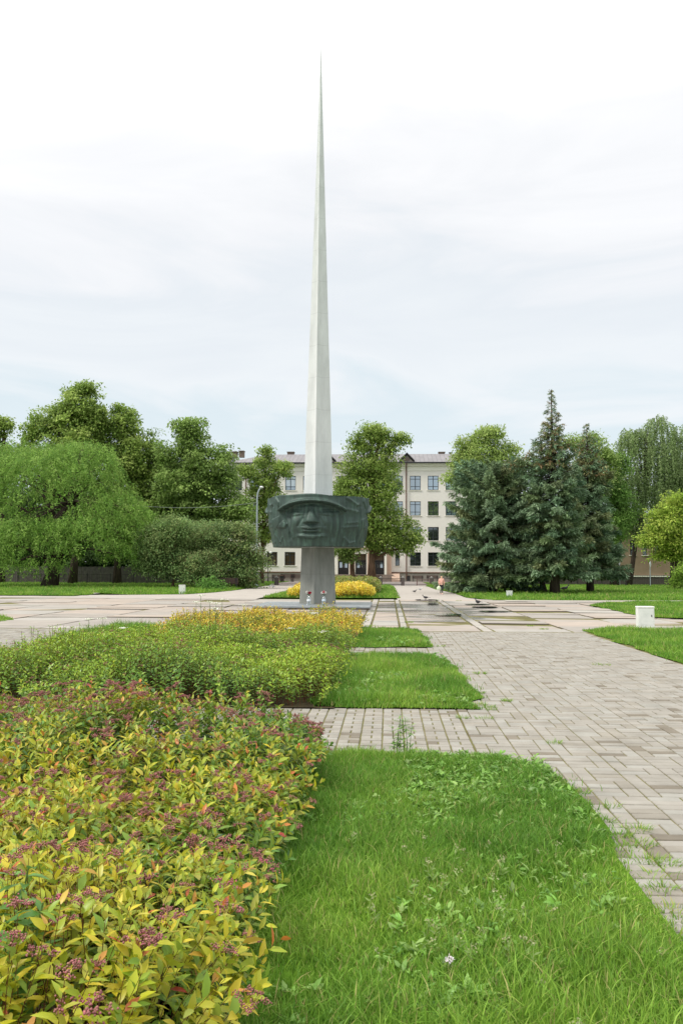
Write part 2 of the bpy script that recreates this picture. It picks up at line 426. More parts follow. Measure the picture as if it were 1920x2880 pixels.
# plaza slabs
def slabmat():
    m, nt, b, out = newmat('concrete_slab')
    tc = N(nt, 'ShaderNodeTexCoord'); a = N(nt, 'ShaderNodeAttribute', attribute_name='col')
    n = N(nt, 'ShaderNodeTexNoise', Scale=1.1, Detail=8, Roughness=.62); nt.links.new(tc.outputs['Object'], n.inputs[0])
    r = N(nt, 'ShaderNodeValToRGB'); r.color_ramp.elements[0].position = .3; r.color_ramp.elements[1].position = .7
    r.color_ramp.elements[0].color = (.80,.79,.78,1); r.color_ramp.elements[1].color = (1.03,1.02,1.0,1)
    nt.links.new(n.outputs[0], r.inputs[0])
    mm = N(nt, 'ShaderNodeMix', data_type='RGBA', blend_type='MULTIPLY'); mm.inputs[0].default_value = 1
    nt.links.new(r.outputs[0], mm.inputs[6]); nt.links.new(a.outputs['Color'], mm.inputs[7])
    # rain-wet patch in the middle of the plaza: a stain with a shape of its own
    n2 = N(nt, 'ShaderNodeTexNoise', Scale=.35, Detail=5, Roughness=.55)
    mp = N(nt, 'ShaderNodeMapping'); mp.inputs['Scale'].default_value = (.55, 1, 1)
    nt.links.new(tc.outputs['Object'], mp.inputs[0]); nt.links.new(mp.outputs[0], n2.inputs[0])
    sp = N(nt, 'ShaderNodeSeparateXYZ'); nt.links.new(tc.outputs['Object'], sp.inputs[0])
    def bell(o, c, wd):
        s1 = N(nt, 'ShaderNodeMath', operation='SUBTRACT'); s1.inputs[1].default_value = c; nt.links.new(o, s1.inputs[0])
        s2 = N(nt, 'ShaderNodeMath', operation='DIVIDE'); s2.inputs[1].default_value = wd; nt.links.new(s1.outputs[0], s2.inputs[0])
        s3 = N(nt, 'ShaderNodeMath', operation='POWER'); s3.inputs[1].default_value = 2; nt.links.new(s2.outputs[0], s3.inputs[0])
        return s3.outputs[0]
    ad = N(nt, 'ShaderNodeMath', operation='ADD'); nt.links.new(bell(sp.outputs[0], 2.2, 3.4), ad.inputs[0]); nt.links.new(bell(sp.outputs[1], 47, 12), ad.inputs[1])
    sb = N(nt, 'ShaderNodeMath', operation='SUBTRACT'); nt.links.new(n2.outputs[0], sb.inputs[0])
    ml = N(nt, 'ShaderNodeMath', operation='MULTIPLY'); ml.inputs[1].default_value = .13; nt.links.new(ad.outputs[0], ml.inputs[0]); nt.links.new(ml.outputs[0], sb.inputs[1])
    wet = N(nt, 'ShaderNodeMapRange'); wet.inputs['From Min'].default_value = .36; wet.inputs['From Max'].default_value = .46
    nt.links.new(sb.outputs[0], wet.inputs[0])
    dk = N(nt, 'ShaderNodeMix', data_type='RGBA', blend_type='MULTIPLY'); dk.inputs[7].default_value = (.72,.75,.78,1)
    nt.links.new(wet.outputs[0], dk.inputs[0]); nt.links.new(mm.outputs[2], dk.inputs[6]); nt.links.new(dk.outputs[2], b.inputs['Base Color'])
    rr = N(nt, 'ShaderNodeMapRange'); rr.inputs['To Min'].default_value = .85; rr.inputs['To Max'].default_value = .2
    nt.links.new(wet.outputs[0], rr.inputs[0]); nt.links.new(rr.outputs[0], b.inputs['Roughness'])
    b.inputs['Specular IOR Level'].default_value = .35
    return m
M['slab'] = slabmat()
sheet('plaza_bedding', [(-60,30.4),(45,30.4),(45,61.5),(-60,61.5)], -.045, M['joint'])
def plaza():
    mb_ = MB(); y0, y1 = 30.42, 60.9
    xs = [-48,-44,-40,-36,-32,-28,-24,-20.05,-16.15,-12.6,-9.2,-5.3,-1.12,-.68,.42,.74,3.3,3.72,6.45,9.3,12.1,15.2,18.4,21.6,25,29,33,37,41]
    tints = [lin(170,161,152), lin(168,161,153), lin(175,163,152), lin(163,157,150), lin(171,167,160)]
    for a, b_ in zip(xs[:-1], xs[1:]):
        narrow = b_-a < .6
        y = y0; off = random.uniform(-.3, .3) if not narrow else 0
        while y < y1-.1:
            st = (1.2 if narrow else random.choice([3.0, 2.95, 1.5, 1.5]))
            ye = y+st+off; off = 0
            if y1-ye < .9: ye = y1
            ye = min(ye, y1)
            # nothing under lawn cut-outs on the right and left
            c = random.choice(tints)*random.uniform(.93, 1.05)
            if narrow: c = lin(176,171,163)*random.uniform(.95, 1.03)
            mb_.cur = tuple(c); g = .034
            h = random.uniform(-.008, .008) if y < y0+.1 else random.uniform(-.05, .02) if not narrow else random.uniform(-.02, .0); tx = random.uniform(-.006, .006); ty = random.uniform(-.01, .01); n0 = len(mb_.v)
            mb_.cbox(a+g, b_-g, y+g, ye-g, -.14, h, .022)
            for i in range(n0, n0+16): mb_.c[i] = tuple(np.array(lin(92,84,72))*random.uniform(.8,1.1))  # sides and chamfers darkened: joint shade and damp painted into the slab colour
            cx, cy = (a+b_)/2, (y+ye)/2
            for i in range(n0, len(mb_.v)):
                p, q, r_ = mb_.v[i]
                mb_.v[i] = (p, q, r_+((p-cx)*tx+(q-cy)*ty if r_ > -.1 else 0))
            y = ye
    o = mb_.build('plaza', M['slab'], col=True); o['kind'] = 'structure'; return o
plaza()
M['asph'] = noisemat('worn_path', lin(164,157,149), lin(178,171,163), scale=.8, rough=.9, bump=.2, spec=.2)
M['asph2'] = noisemat('asphalt', lin(134,126,122), lin(150,142,137), scale=.8, rough=.9, bump=.2, spec=.2)
sheet('path', [(.62,60.95),(8.2,60.95),(6.6,62.6),(5.9,66),(5.9,78),(5.0,92),(4.75,110),(.6,110)], -.02, M['asph'])
sheet('path', [(-16.5,60.95),(-9.5,60.95),(-9.5,110),(-15.0,110),(-15.1,84),(-15.6,76),(-16.8,70.5),(-21,68.6),(-30,66.2),(-48,66.2),(-48,60.95)], -.016, M['asph'])
sheet('path', [(8.0,58.6),(13,58.2),(40,62.4),(60,65),(60,67),(40,65),(13,60.95),(8.0,60.95)], .004, M['asph'])
sheet('path', [(-24.5,70.2),(-70,86),(-70,88.4),(-24.5,71.9)], .022, M['asph'])
sheet('forecourt', [(-60,112.3),(60,112.3),(60,150),(-60,150)], -.03, M['asph2'])
sheet('road', [(-13,110),(8,110),(8,112.3),(-13,112.3)], -.026, M['asph2'])

# ------------------------------------------------------------------ lawns (sheets + blades)
GR = [lin(112,154,50), lin(130,171,62), lin(92,135,44), lin(150,180,80), lin(104,148,56)]
GRW = [.3,.28,.2,.1,.12]
def inpoly(x, y, poly):
    r = np.zeros(len(x), bool); n = len(poly); j = n-1
    for i in range(n):
        xi, yi = poly[i]; xj, yj = poly[j]
        c = ((yi > y) != (yj > y)) & (x < (xj-xi)*(y-yi)/(yj-yi+1e-12)+xi); r ^= c; j = i
    return r
def edge_wobble(poly, amp, step=.6, seed=0):
    r = np.random.default_rng(seed); out = []; n = len(poly)
    for i in range(n):
        a = np.array(poly[i]); b_ = np.array(poly[(i+1) % n]); L = np.linalg.norm(b_-a); k = max(1, int(L/step))
        nn = np.array([(b_-a)[1], -(b_-a)[0]])/max(L, 1e-6)
        for t in range(k):
            out.append(tuple(a+(b_-a)*t/k + (nn*r.normal(0, amp) if t else 0)))
    return out
def lawn(poly, z, dens, hmean, wd, seed, wob=.06, seg=2, hvar=.42, edge=.35, lean=.5):
    poly = edge_wobble(poly, wob, seed=seed)
    sheet('lawn_soil', poly, z, M['turf'])
    a = np.array(poly); x0, y0 = a.min(0); x1, y1 = a.max(0)
    n = int((x1-x0)*(y1-y0)*dens); x = rng.uniform(x0, x1, n); y = rng.uniform(y0, y1, n)
    k = inpoly(x, y, poly) & (rng.random(n) < .25+2.2*vnoise(x, y, 3.1, seed+8)); x, y = x[k], y[k]; n = len(x)
    jt = np.where(rng.random(n) < .12, .09, .03); x = x+rng.normal(0, 1, n)*jt; y = y+rng.normal(0, 1, n)*jt
    nz = vnoise(x, y, 2.2, seed)*.6+vnoise(x, y, 7, seed+1)*.4
    h = hmean*(.5+1.0*nz)*np.clip(rng.normal(1, hvar, n), .3, 2)
    az_ = rng.uniform(0, 2*PI, n)
    ed = np.full(n, 9.0); q = np.array(poly); q2 = np.roll(q, -1, 0)
    for (ax_, ay_), (bx2, by2) in zip(q, q2):
        dx, dy = bx2-ax_, by2-ay_; t = np.clip(((x-ax_)*dx+(y-ay_)*dy)/(dx*dx+dy*dy+1e-9), 0, 1)
        ed = np.minimum(ed, np.hypot(x-ax_-t*dx, y-ay_-t*dy))
    h *= .34+.66*np.clip(ed/edge, 0, 1)
    patch = np.clip((vnoise(x, y, 1.7, seed+4)-.5)*1.6, -.6, .6)[:, None]
    c = mixcol(GR, n, .13, GRW)*(1+.3*patch)*(1+patch*np.array([.22,.0,.1]))
    dry = rng.random(n) < .06; c[dry] = lin(184,178,112)*rng.uniform(.7, 1.05, (dry.sum(), 1))
    b = Batch(); b.add(blades_geo(np.stack([x, y, np.full(n, z-.01)], 1), az_, rng.uniform(.1, 1, n)*lean*1.6, h, wd*rng.uniform(.7, 1.4, n), seg), c)
    o = b.build('grass', M['grass']); tag(o, None, None, None, 'stuff'); return o
BX0, BX1 = -7.35, -.85                       # planting bed
lawn([(BX1-.3,2.6),(1.55,2.6),(1.62,4.2),(1.72,6.0),(1.86,8.2),(1.74,9.6),(1.3,10.2),(BX1-.3,10.2)], .02, 7500, .088, .0075, 1, .07, 3, edge=.25, lean=.6)
lawn([(BX1-.3,13.6),(1.45,13.6),(1.5,16),(1.42,20.4),(1.0,21.7),(BX1-.3,21.7)], .02, 3000, .13, .012, 2, .08, 3, edge=.35)
lawn([(BX1-.3,24.0),(1.2,24.0),(1.22,27.5),(1.1,30.2),(.4,31.1),(BX1-.3,31.1)], .02, 1700, .13, .018, 3, .08)
for k_, (ya, yb) in enumerate([(8.0,10.2),(13.66,21.7),(24.0,31.0)]):
    lawn([(-10.1,ya),(BX0+.2,ya),(BX0+.2,yb),(-10.1,yb)], .02, 900, .2, .02, 5+k_, .06)
lawn([(6.75,14),(24,14),(24,30.5),(10.2,31.6),(8.0,32.2),(6.95,31.4)], .014, 800, .13, .02, 10, .08)
lawn([(11.75,42.2),(12.1,39.9),(14,38.7),(34,37.6),(34,60.5),(16,57.7),(12.3,53.3)], .03, 330, .13, .035, 11, .12)
lawn([(7.3,61.1),(13,61.0),(40,65.1),(62,67.2),(62,110),(4.8,110),(5.1,92),(6.0,79),(6.0,66)], .0, 110, .2, .06, 12, .1)
lawn([(-24.2,64.7),(-23.9,67.5),(-24.5,70.2),(-70,85),(-70,66)], .03, 160, .18, .05, 13, .12)
lawn([(-15.2,84),(-15.7,76),(-16.9,70.6),(-21,68.7),(-24.3,72),(-70,88.5),(-70,112),(-15.1,112)], .0, 110, .2, .06, 14, .1)
lawn([(-9.45,64.0),(.75,64.0),(.6,100),(.5,107),(-9.45,107)], .0, 160, .18, .05, 15, .1)
lawn([(-16.6,20),(-15.5,20),(-15.5,34.8),(-16.2,36),(-34,37),(-34,20)], .016, 300, .16, .03, 16, .1)
sheet('lawn_soil', [(-60,112.6),(-16.5,112.6),(-16.5,147),(-60,147)], -.02, M['turf'])
sheet('lawn_soil', [(5.5,113.5),(60,113.5),(60,140),(5.5,140)], -.024, M['turf'])

# ================================================================== PLANTING BEDS
def sheet2(name, poly, z, mat): return sheet(name, poly, z, mat)
for ya, yb in ((2.2,10.3),(13.5,21.8),(23.9,31.1)):
    sheet('bed_soil', [(BX0,ya),(BX1,ya),(BX1,yb),(BX0,yb)], .02, M['soil'])
YEL = [lin(188,188,44), lin(206,188,50), lin(162,178,48), lin(126,160,54), lin(206,194,84)]
GRN = [lin(92,136,50), lin(112,154,54), lin(76,116,46)]
ORG = [lin(206,128,62), lin(198,96,56), lin(186,70,52), lin(212,160,80)]
def spirea(root, xr, yr, dens, height, nleaf, lsz, cols, wcols, tipcols, kind, seed, flower_frac, fcol, vis=True, asp=.34, lod=1.0, gap=.0, lean=.35, drop=0.0):
    """arching stems with alternate lance leaves; returns flower head sites"""
    x0, x1 = xr; y0, y1 = yr
    n = int((x1-x0)*(y1-y0)*dens); x = rng.uniform(x0, x1, n); y = rng.uniform(y0, y1, n)
    if vis: k = (x > -.475*y-2.4); x, y = x[k], y[k]; n = len(x)
    k = (vnoise(x, y, 2.4, seed+9) > gap) | (x > x1-.7); x, y = x[k], y[k]; n = len(x)
    edge = np.minimum.reduce([x-x0, x1-x, y-y0, y1-y]); e = np.clip(edge/.45, 0, 1)
    h = height*(.52+.42*vnoise(x, y, 1.5, seed)+.26*vnoise(x, y, 4.2, seed+1))*(1-drop*np.clip((x+3.2)/2, 0, 1)*np.clip((y-5.5)/4, 0, 1))*(.62+.38*e**.6)*np.clip(rng.normal(1, .07, n), .8, 1.2)
    a = rng.uniform(0, 2*PI, n); lx = np.cos(a)*lean*rng.random(n); ly = np.sin(a)*lean*rng.random(n)
    # stems on the rim lean outward
    for dist, vx, vy in ((x-x0,-1,0),(x1-x,1,0),(y-y0,0,-1),(y1-y,0,1)):
        f_ = np.clip(1-dist/.5, 0, 1)*rng.uniform(.2, .75, n); lx += vx*f_; ly += vy*f_
    base = np.stack([x, y, np.full(n, .0)], 1)
    def pt(t, i=slice(None)):
        return base[i] + np.stack([lx[i]*h[i]*t**1.5, ly[i]*h[i]*t**1.5, h[i]*(t-.22*(lx[i]**2+ly[i]**2)*t*t)], 1)
    flower = rng.random(n) < flower_frac*(.4+1.2*vnoise(x, y, 1.6, seed+7))
    b = Batch(); lo = .18
    sid = np.repeat(np.arange(n), nleaf); j = np.tile(np.arange(nleaf), n); m = len(sid)
    t = lo+(1-lo)*(j+rng.uniform(0, .8, m))/nleaf
    t = np.minimum(t, 1.0)
    p = pt(t, sid); p2 = pt(np.minimum(t+.03, 1.05), sid); ax = nrm(p2-p)
    ph = j*2.4+rng.uniform(0, 6.28, n)[sid]+rng.normal(0, .3, m)
    rd = np.stack([np.cos(ph), np.sin(ph), np.zeros(m)], 1); rd = nrm(rd-ax*(rd*ax).sum(1)[:, None])
    up = np.clip(.25+.75*(t-.3)+rng.normal(0, .22, m), -.15, 1.3)
    young = (t > .82) & ~flower[sid]
    up = np.where(young, up+.45, up)
    D = rd+ax*up[:, None]; Nn = ax-rd*.35+rng.normal(0, .2, (m, 3))
    L = lsz*rng.uniform(.7, 1.25, m)*np.where(t > .93, .72, 1.0)*np.where(t < .35, .8, 1)
    # stem by stem colour: some shoots greener, some golden; older low leaves greener
    sg = np.clip(rng.normal(0, .5, n)+1.9*(vnoise(x, y, 1.3, seed+3)-.5)+.8*np.clip((6.0-y)/2.5, -.95, 1)*(drop > 0), -1.5, 1.5)
    cw = np.array(wcols)
    c = mixcol(cols, m, .1, cw/cw.sum()); g = mixcol(GRN, m, .12)
    gf = np.clip(.96-1.12*(t-.25)-.45*sg[sid]+rng.normal(0, .22, m), 0, 1)[:, None]
    c = c*(1-gf)+g*gf
    if tipcols is not None:
        tipst = (rng.random(n) < .14)[sid] & (t > .91); o = mixcol(tipcols, m, .12); f_ = rng.uniform(.35, 1, m)[:, None]
        c = np.where(tipst[:, None], c*(1-f_)+o*f_, c)
        od = rng.random(m) < .008; c[od] = o[od]
    b.add(leaves_geo(p, D, Nn, L, L*asp*rng.uniform(.85, 1.2, m), kind, curl=.22, fold=.3), np.clip(c, .004, 1))
    b.build('leaves', M['spirea'], root)
    # woody stems as thin three-sided rods
    V = []; st = 4
    for i in range(st):
        tt = i/(st-1); c_ = pt(np.full(n, tt*.98)); r = .0034*(1-.55*tt)*lod
        for k in range(3): V.append(c_+np.array([math.cos(k*2.094), math.sin(k*2.094), 0])*r)
    V = np.stack(V, 1).reshape(-1, 3); bb = np.arange(n)[:, None]*(3*st)
    Q = np.concatenate([bb+np.array([[i*3+k, i*3+(k+1)%3, i*3+3+(k+1)%3, i*3+3+k]]) for i in range(st-1) for k in range(3)])
    npmesh('stems', V, Q, None, None, M['stem'], root)
    tip = pt(np.full(n, 1.0)); ax = nrm(tip-pt(np.full(n, .93)))
    return tip[flower], ax[flower]
def octas(c, r, col):      # tiny buds
    n = len(c); o = np.array([[1,0,0],[-1,0,0],[0,1,0],[0,-1,0],[0,0,1],[0,0,-1]], float)
    V = (c[:, None, :]+o[None]*np.asarray(r)[:, None, None]).reshape(-1, 3); b = np.arange(n)[:, None]*6
    T = np.concatenate([b+np.array([f]) for f in ([0,2,4],[2,1,4],[1,3,4],[3,0,4],[2,0,5],[1,2,5],[3,1,5],[0,3,5])])
    return V, T, np.repeat(col, 6, axis=0)
FLW = [lin(184,124,124), lin(166,112,110), lin(196,122,130), lin(150,106,98), lin(178,136,118)]
FLP = [lin(222,106,150), lin(206,104,138)]
def corymb(R, nb, pink, rod=True):
    """flat flower head: stalks fanning to a shallow dome of little clusters of buds; local coords, base at origin"""
    ns = max(5, nb//9); a = rng.uniform(0, 2*PI, ns); r = R*np.sqrt(rng.uniform(0, 1, ns))
    hub = np.stack([r*np.cos(a), r*np.sin(a), R*.75-.35*r*r/R+rng.normal(0, R*.07, ns)], 1)
    k = rng.integers(0, ns, nb); c = hub[k]+rng.normal(0, R*.15, (nb, 3))*np.array([1,1,.6])
    col = mixcol(FLP+FLW if pink else FLW, nb, .14)
    V, T, C = octas(c, R*rng.uniform(.055, .1, nb), col)
    SV = []; ST = []; w_ = R*.022
    for q in hub:
        o = len(V)+len(SV)*1; n0 = len(V)+len(SV)
        SV += [(-w_,0,0),(w_,0,0),(0,w_,0),(q[0]-w_*.6,q[1],q[2]),(q[0]+w_*.6,q[1],q[2]),(q[0],q[1]+w_*.6,q[2])]
        for i in range(3):
            j = (i+1) % 3; ST += [(n0+i, n0+j, n0+3+j), (n0+i, n0+3+j, n0+3+i)]
    return np.concatenate([V, np.array(SV)]), np.concatenate([T, np.array(ST)]), np.concatenate([C, np.tile(lin(112,66,58), (len(SV), 1))])
def place_heads(root, tips, axs, R, nb, nindiv, fc=.25):
    prot = [corymb(1.0, nb, i < 2) for i in range(7)]
    order = np.argsort(np.linalg.norm(tips-np.array([0,0,H]), axis=1))
    meshes = []
    VV = []; TT = []; CC = []; o = 0; cnt = 0
    for q in order:
        v, t_, c_ = prot[rng.integers(0, 7) if rng.random() < fc else rng.integers(2, 7)]
        s = R*rng.uniform(.6, 1.3); z = nrm(axs[q]+np.array([0,0,1.2])); xx = nrm(np.cross(z, rdir(1)[0])); yy = np.cross(z, xx)
        v2 = (v@np.stack([xx, yy, z]))*s+tips[q]
        if cnt < nindiv:
            npmesh('flower_head', v2, None, t_, c_, M['petal'], root)
        else:
            VV.append(v2); TT.append(t_+o); CC.append(c_); o += len(v2)
        cnt += 1
    if VV:
        ob = npmesh('flower_heads', np.concatenate(VV), None, np.concatenate(TT), np.concatenate(CC), M['petal'], root); ob['kind'] = 'stuff'
# front bed: yellow green with dusty pink heads
b1 = empty('spirea_hedge', ((BX0+BX1)/2, 6.4, 0), 'yellow-leaved flowering shrub bed with dusty pink heads filling the near left', 'shrub bed')
t_, a_ = spirea(b1, (BX0,BX1), (2.45,10.35), 135, .74, 19, .092, YEL, [.3,.22,.25,.18,.05], ORG, 'leaf', 21, .19, FLW, lod=1.0, gap=.16, asp=.40, drop=.16)
place_heads(b1, t_, a_, .058, 80, 99, .12)
# second bed: green, finer leaves
YG = [lin(152,186,52), lin(168,194,58), lin(132,170,50), lin(188,200,66)]
b2 = empty('spirea_hedge', ((BX0+BX1)/2, 17.6, 0), 'green fine-leaved shrub bed with dark base between the two cross paths', 'shrub bed')
t_, a_ = spirea(b2, (BX0+.1,BX1-.22), (13.55,21.8), 105, .80, 17, .075, YG, [.35,.3,.25,.1], None, 'q', 41, .1, FLW, asp=.45, lod=1.5)
place_heads(b2, t_, a_, .055, 22, 60)
# third bed: golden
GO = [lin(236,208,58), lin(240,216,74), lin(222,202,66), lin(208,168,66), lin(186,188,68)]
b3 = empty('spirea_hedge', ((BX0+BX1)/2, 27.5, 0), 'golden yellow shrub bed in front of the monument slab', 'shrub bed')
t_, a_ = spirea(b3, (BX0+.6,BX1-.22), (24.0,31.1), 70, .78, 16, .085, GO, [.35,.3,.15,.12,.08], ORG, 'q', 61, .06, FLW, asp=.5, lod=1.8)
place_heads(b3, t_, a_, .06, 16, 0)
# beds on the far side of the monument
def farbed(name, label, cols, x0, x1, y0, y1, h, seed):
    r = empty(name, ((x0+x1)/2, (y0+y1)/2, 0), label, 'shrub bed')
    n = int((x1-x0)*(y1-y0)*330); x = rng.uniform(x0, x1, n); y = rng.uniform(y0, y1, n)
    e = np.clip(np.minimum.reduce([x-x0, x1-x, y-y0, y1-y])/.7, 0, 1)
    z = h*(.5+.5*e**.5)*(.7+.45*vnoise(x, y, 2.5, seed))*np.sqrt(rng.uniform(.05, 1, n))
    b = Batch(); b.add(leaves_geo(np.stack([x, y, z], 1), rdir(n)+np.array([0,0,.4]), rdir(n)*.5+np.array([0,-.3,.8]), rng.uniform(.12, .24, n), rng.uniform(.06, .13, n)), mixcol(cols, n, .14))
    b.build('leaves', M['spirea'], r)
    mb_ = MB()
    for _ in range(120):
        xx, yy = random.uniform(x0+.3, x1-.3), random.uniform(y0+.3, y1-.3)
        mb_.tube([(xx, yy, 0), (xx+random.uniform(-.2,.2), yy+random.uniform(-.2,.2), h*.7)], [.02, .008], 4)
    mb_.build('stems', M['stem'], r)
farbed('spirea_hedge', 'low golden shrub bed just behind the monument column', GO, -7.6, -1.1, 64.2, 70.0, 1.0, 71)
farbed('spirea_hedge', 'rusty green shrub bed behind the low golden one', [lin(120,140,50), lin(140,148,58), lin(104,128,48), lin(150,128,70)], -7.8, -.8, 72.0, 88.0, 1.25, 72)

# ================================================================== MONUMENT
MY = 49.0; MX = P(893, 1600, MY)[0]
mon = empty('monument', (MX, MY, 0), 'tall pale spike monument with dark bronze helmeted-face band and grey stone base', 'monument')
def concrete(name, c1, c2, rough=.85):
    m, nt, b, out = newmat(name)
    tc = N(nt, 'ShaderNodeTexCoord')
    n = N(nt, 'ShaderNodeTexNoise', Scale=1.2, Detail=9, Roughness=.65); mp = N(nt, 'ShaderNodeMapping'); mp.inputs['Scale'].default_value = (1.6,1.6,.45)
    nt.links.new(tc.outputs['Object'], mp.inputs[0]); nt.links.new(mp.outputs[0], n.inputs[0])
    r = N(nt, 'ShaderNodeValToRGB'); r.color_ramp.elements[0].position = .3; r.color_ramp.elements[1].position = .66
    r.color_ramp.elements[0].color = rgba(c1); r.color_ramp.elements[1].color = rgba(c2); nt.links.new(n.outputs[0], r.inputs[0])
    # pour joints every couple of metres
    sp = N(nt, 'ShaderNodeSeparateXYZ'); nt.links.new(tc.outputs['Object'], sp.inputs[0])
    n3 = N(nt, 'ShaderNodeTexNoise', Scale=1.5, Detail=3); nt.links.new(tc.outputs['Object'], n3.inputs[0])
    a1 = N(nt, 'ShaderNodeMath', operation='MULTIPLY_ADD'); a1.inputs[1].default_value = .12; nt.links.new(n3.outputs[0], a1.inputs[0]); nt.links.new(sp.outputs[2], a1.inputs[2])
    d1 = N(nt, 'ShaderNodeMath', operation='DIVIDE'); d1.inputs[1].default_value = 1.9; nt.links.new(a1.outputs[0], d1.inputs[0])
    f1 = N(nt, 'ShaderNodeMath', operation='FRACT'); nt.links.new(d1.outputs[0], f1.inputs[0])
    r2 = N(nt, 'ShaderNodeValToRGB'); r2.color_ramp.elements[0].color = (.84,.84,.84,1); r2.color_ramp.elements[1].position = .03; r2.color_ramp.elements[1].color = (1,1,1,1)
    nt.links.new(f1.outputs[0], r2.inputs[0])
    mm = N(nt, 'ShaderNodeMix', data_type='RGBA', blend_type='MULTIPLY'); mm.inputs[0].default_value = 1
    nt.links.new(r.outputs[0], mm.inputs[6]); nt.links.new(r2.outputs[0], mm.inputs[7]); nt.links.new(mm.outputs[2], b.inputs['Base Color'])
    b.inputs['Roughness'].default_value = rough; b.inputs['Specular IOR Level'].default_value = .3
    bp = N(nt, 'ShaderNodeBump', Strength=.25, Distance=.03); n2 = N(nt, 'ShaderNodeTexNoise', Scale=14, Detail=5); nt.links.new(tc.outputs['Object'], n2.inputs[0])
    nt.links.new(n2.outputs[0], bp.inputs['Height']); nt.links.new(bp.outputs[0], b.inputs['Normal'])
    return m
M['spire'] = concrete('pale_concrete', lin(200,202,203), lin(222,224,225))
M['column'] = concrete('stained_concrete', lin(122,124,118), lin(154,155,148))
# bayonet section, viewer at -Y; unit = half width
SEC = [(-1,.02),(-.5,-.22),(-.33,-.33),(-.2,-.74),(-.13,-.82),(-.08,-.78),(.22,-.32),(.40,-.24),(1,-.10),(1,.16),(.36,.28),(.12,.95),(-.12,.95),(-.36,.28),(-1,.18)]
sidx = 1.0/(MY/F)
ztop = P(902.4, 129, MY)[2]; zring0 = P(895, 1536, MY-2.9)[2]; zring1 = P(890, 1391, MY-2.9)[2]; zpl = .17
wb = (944.3-842.8)*mpp(MY)*.5                       # half width at the foot
xtop = P(902.4, 129, MY)[0]
def shaft(name, za, zb, mat, n=10, grow=1.0):
    V = []; m = len(SEC)
    for i in range(n+1):
        z = za+(zb-za)*i/n; k = (ztop-z)/(ztop-zpl); s = wb*max(k, .0015)*grow; ox = (xtop-MX)*(1-k)
        V += [(MX+ox+x*s, MY+y*s, z) for x, y in SEC]
    V = np.array(V); mb_ = MB(); fs = []
    for i in range(n):
        for k in range(m): fs.append((i*m+k, i*m+(k+1)%m, (i+1)*m+(k+1)%m, (i+1)*m+k))
    fs += [tuple(range(m))[::-1], tuple(n*m+k for k in range(m))]
    mb_.add(V, fs); return mb_.build(name, mat, mon)
shaft('column', zpl, zring0-.02, M['column'], 8)
shaft('spire', zring0-.01, ztop, M['spire'], 16)
# stone base
mb_ = MB(); px0, px1, py0, py1 = -7.33, -.98, 45.75, 51.6
mb_.cbox(px0, px1, py0, py1, .075, zpl, .02)
pl = mb_.build('base_slab', noisemat('grey_granite', lin(126,134,138), lin(156,162,164), scale=3, rough=.45, spec=.5, bump=.1), mon)
mb_ = MB(); x = px0+.06
def course(x0, x1, fy, ax):
    x = x0
    while x < x1-.05:
        l = min(random.uniform(.25, .6), x1-x); mb_.cur = tuple(np.array((1,1,1))*random.uniform(.7, 1.1)*np.array((1, random.uniform(.9,1), random.uniform(.75,1))))
        o = random.uniform(0, .02)
        if ax == 'x': mb_.cbox(x, x+l-.012, fy+o, fy+.3, -.1, .073, .01)
        else: mb_.cbox(fy-.3, fy-o, x, x+l-.012, -.1, .073, .01)
        x += l
course(px0+.06, px1-.06, py0+.06, 'x'); course(py0+.37, py1-.06, px1-.06, 'y'); course(py0+.37, py1-.06, px0+.36, 'y')
mb_.cur = (.6,.6,.6); mb_.box(px0+.37, px1-.37, py0+.37, py1-.06, -.1, .07)
mb_.build('stone_course', noisemat('masonry', lin(140,134,120), lin(176,170,156), scale=5, rough=.95, attr=True, c3=lin(150,138,118)), mon, col=True)

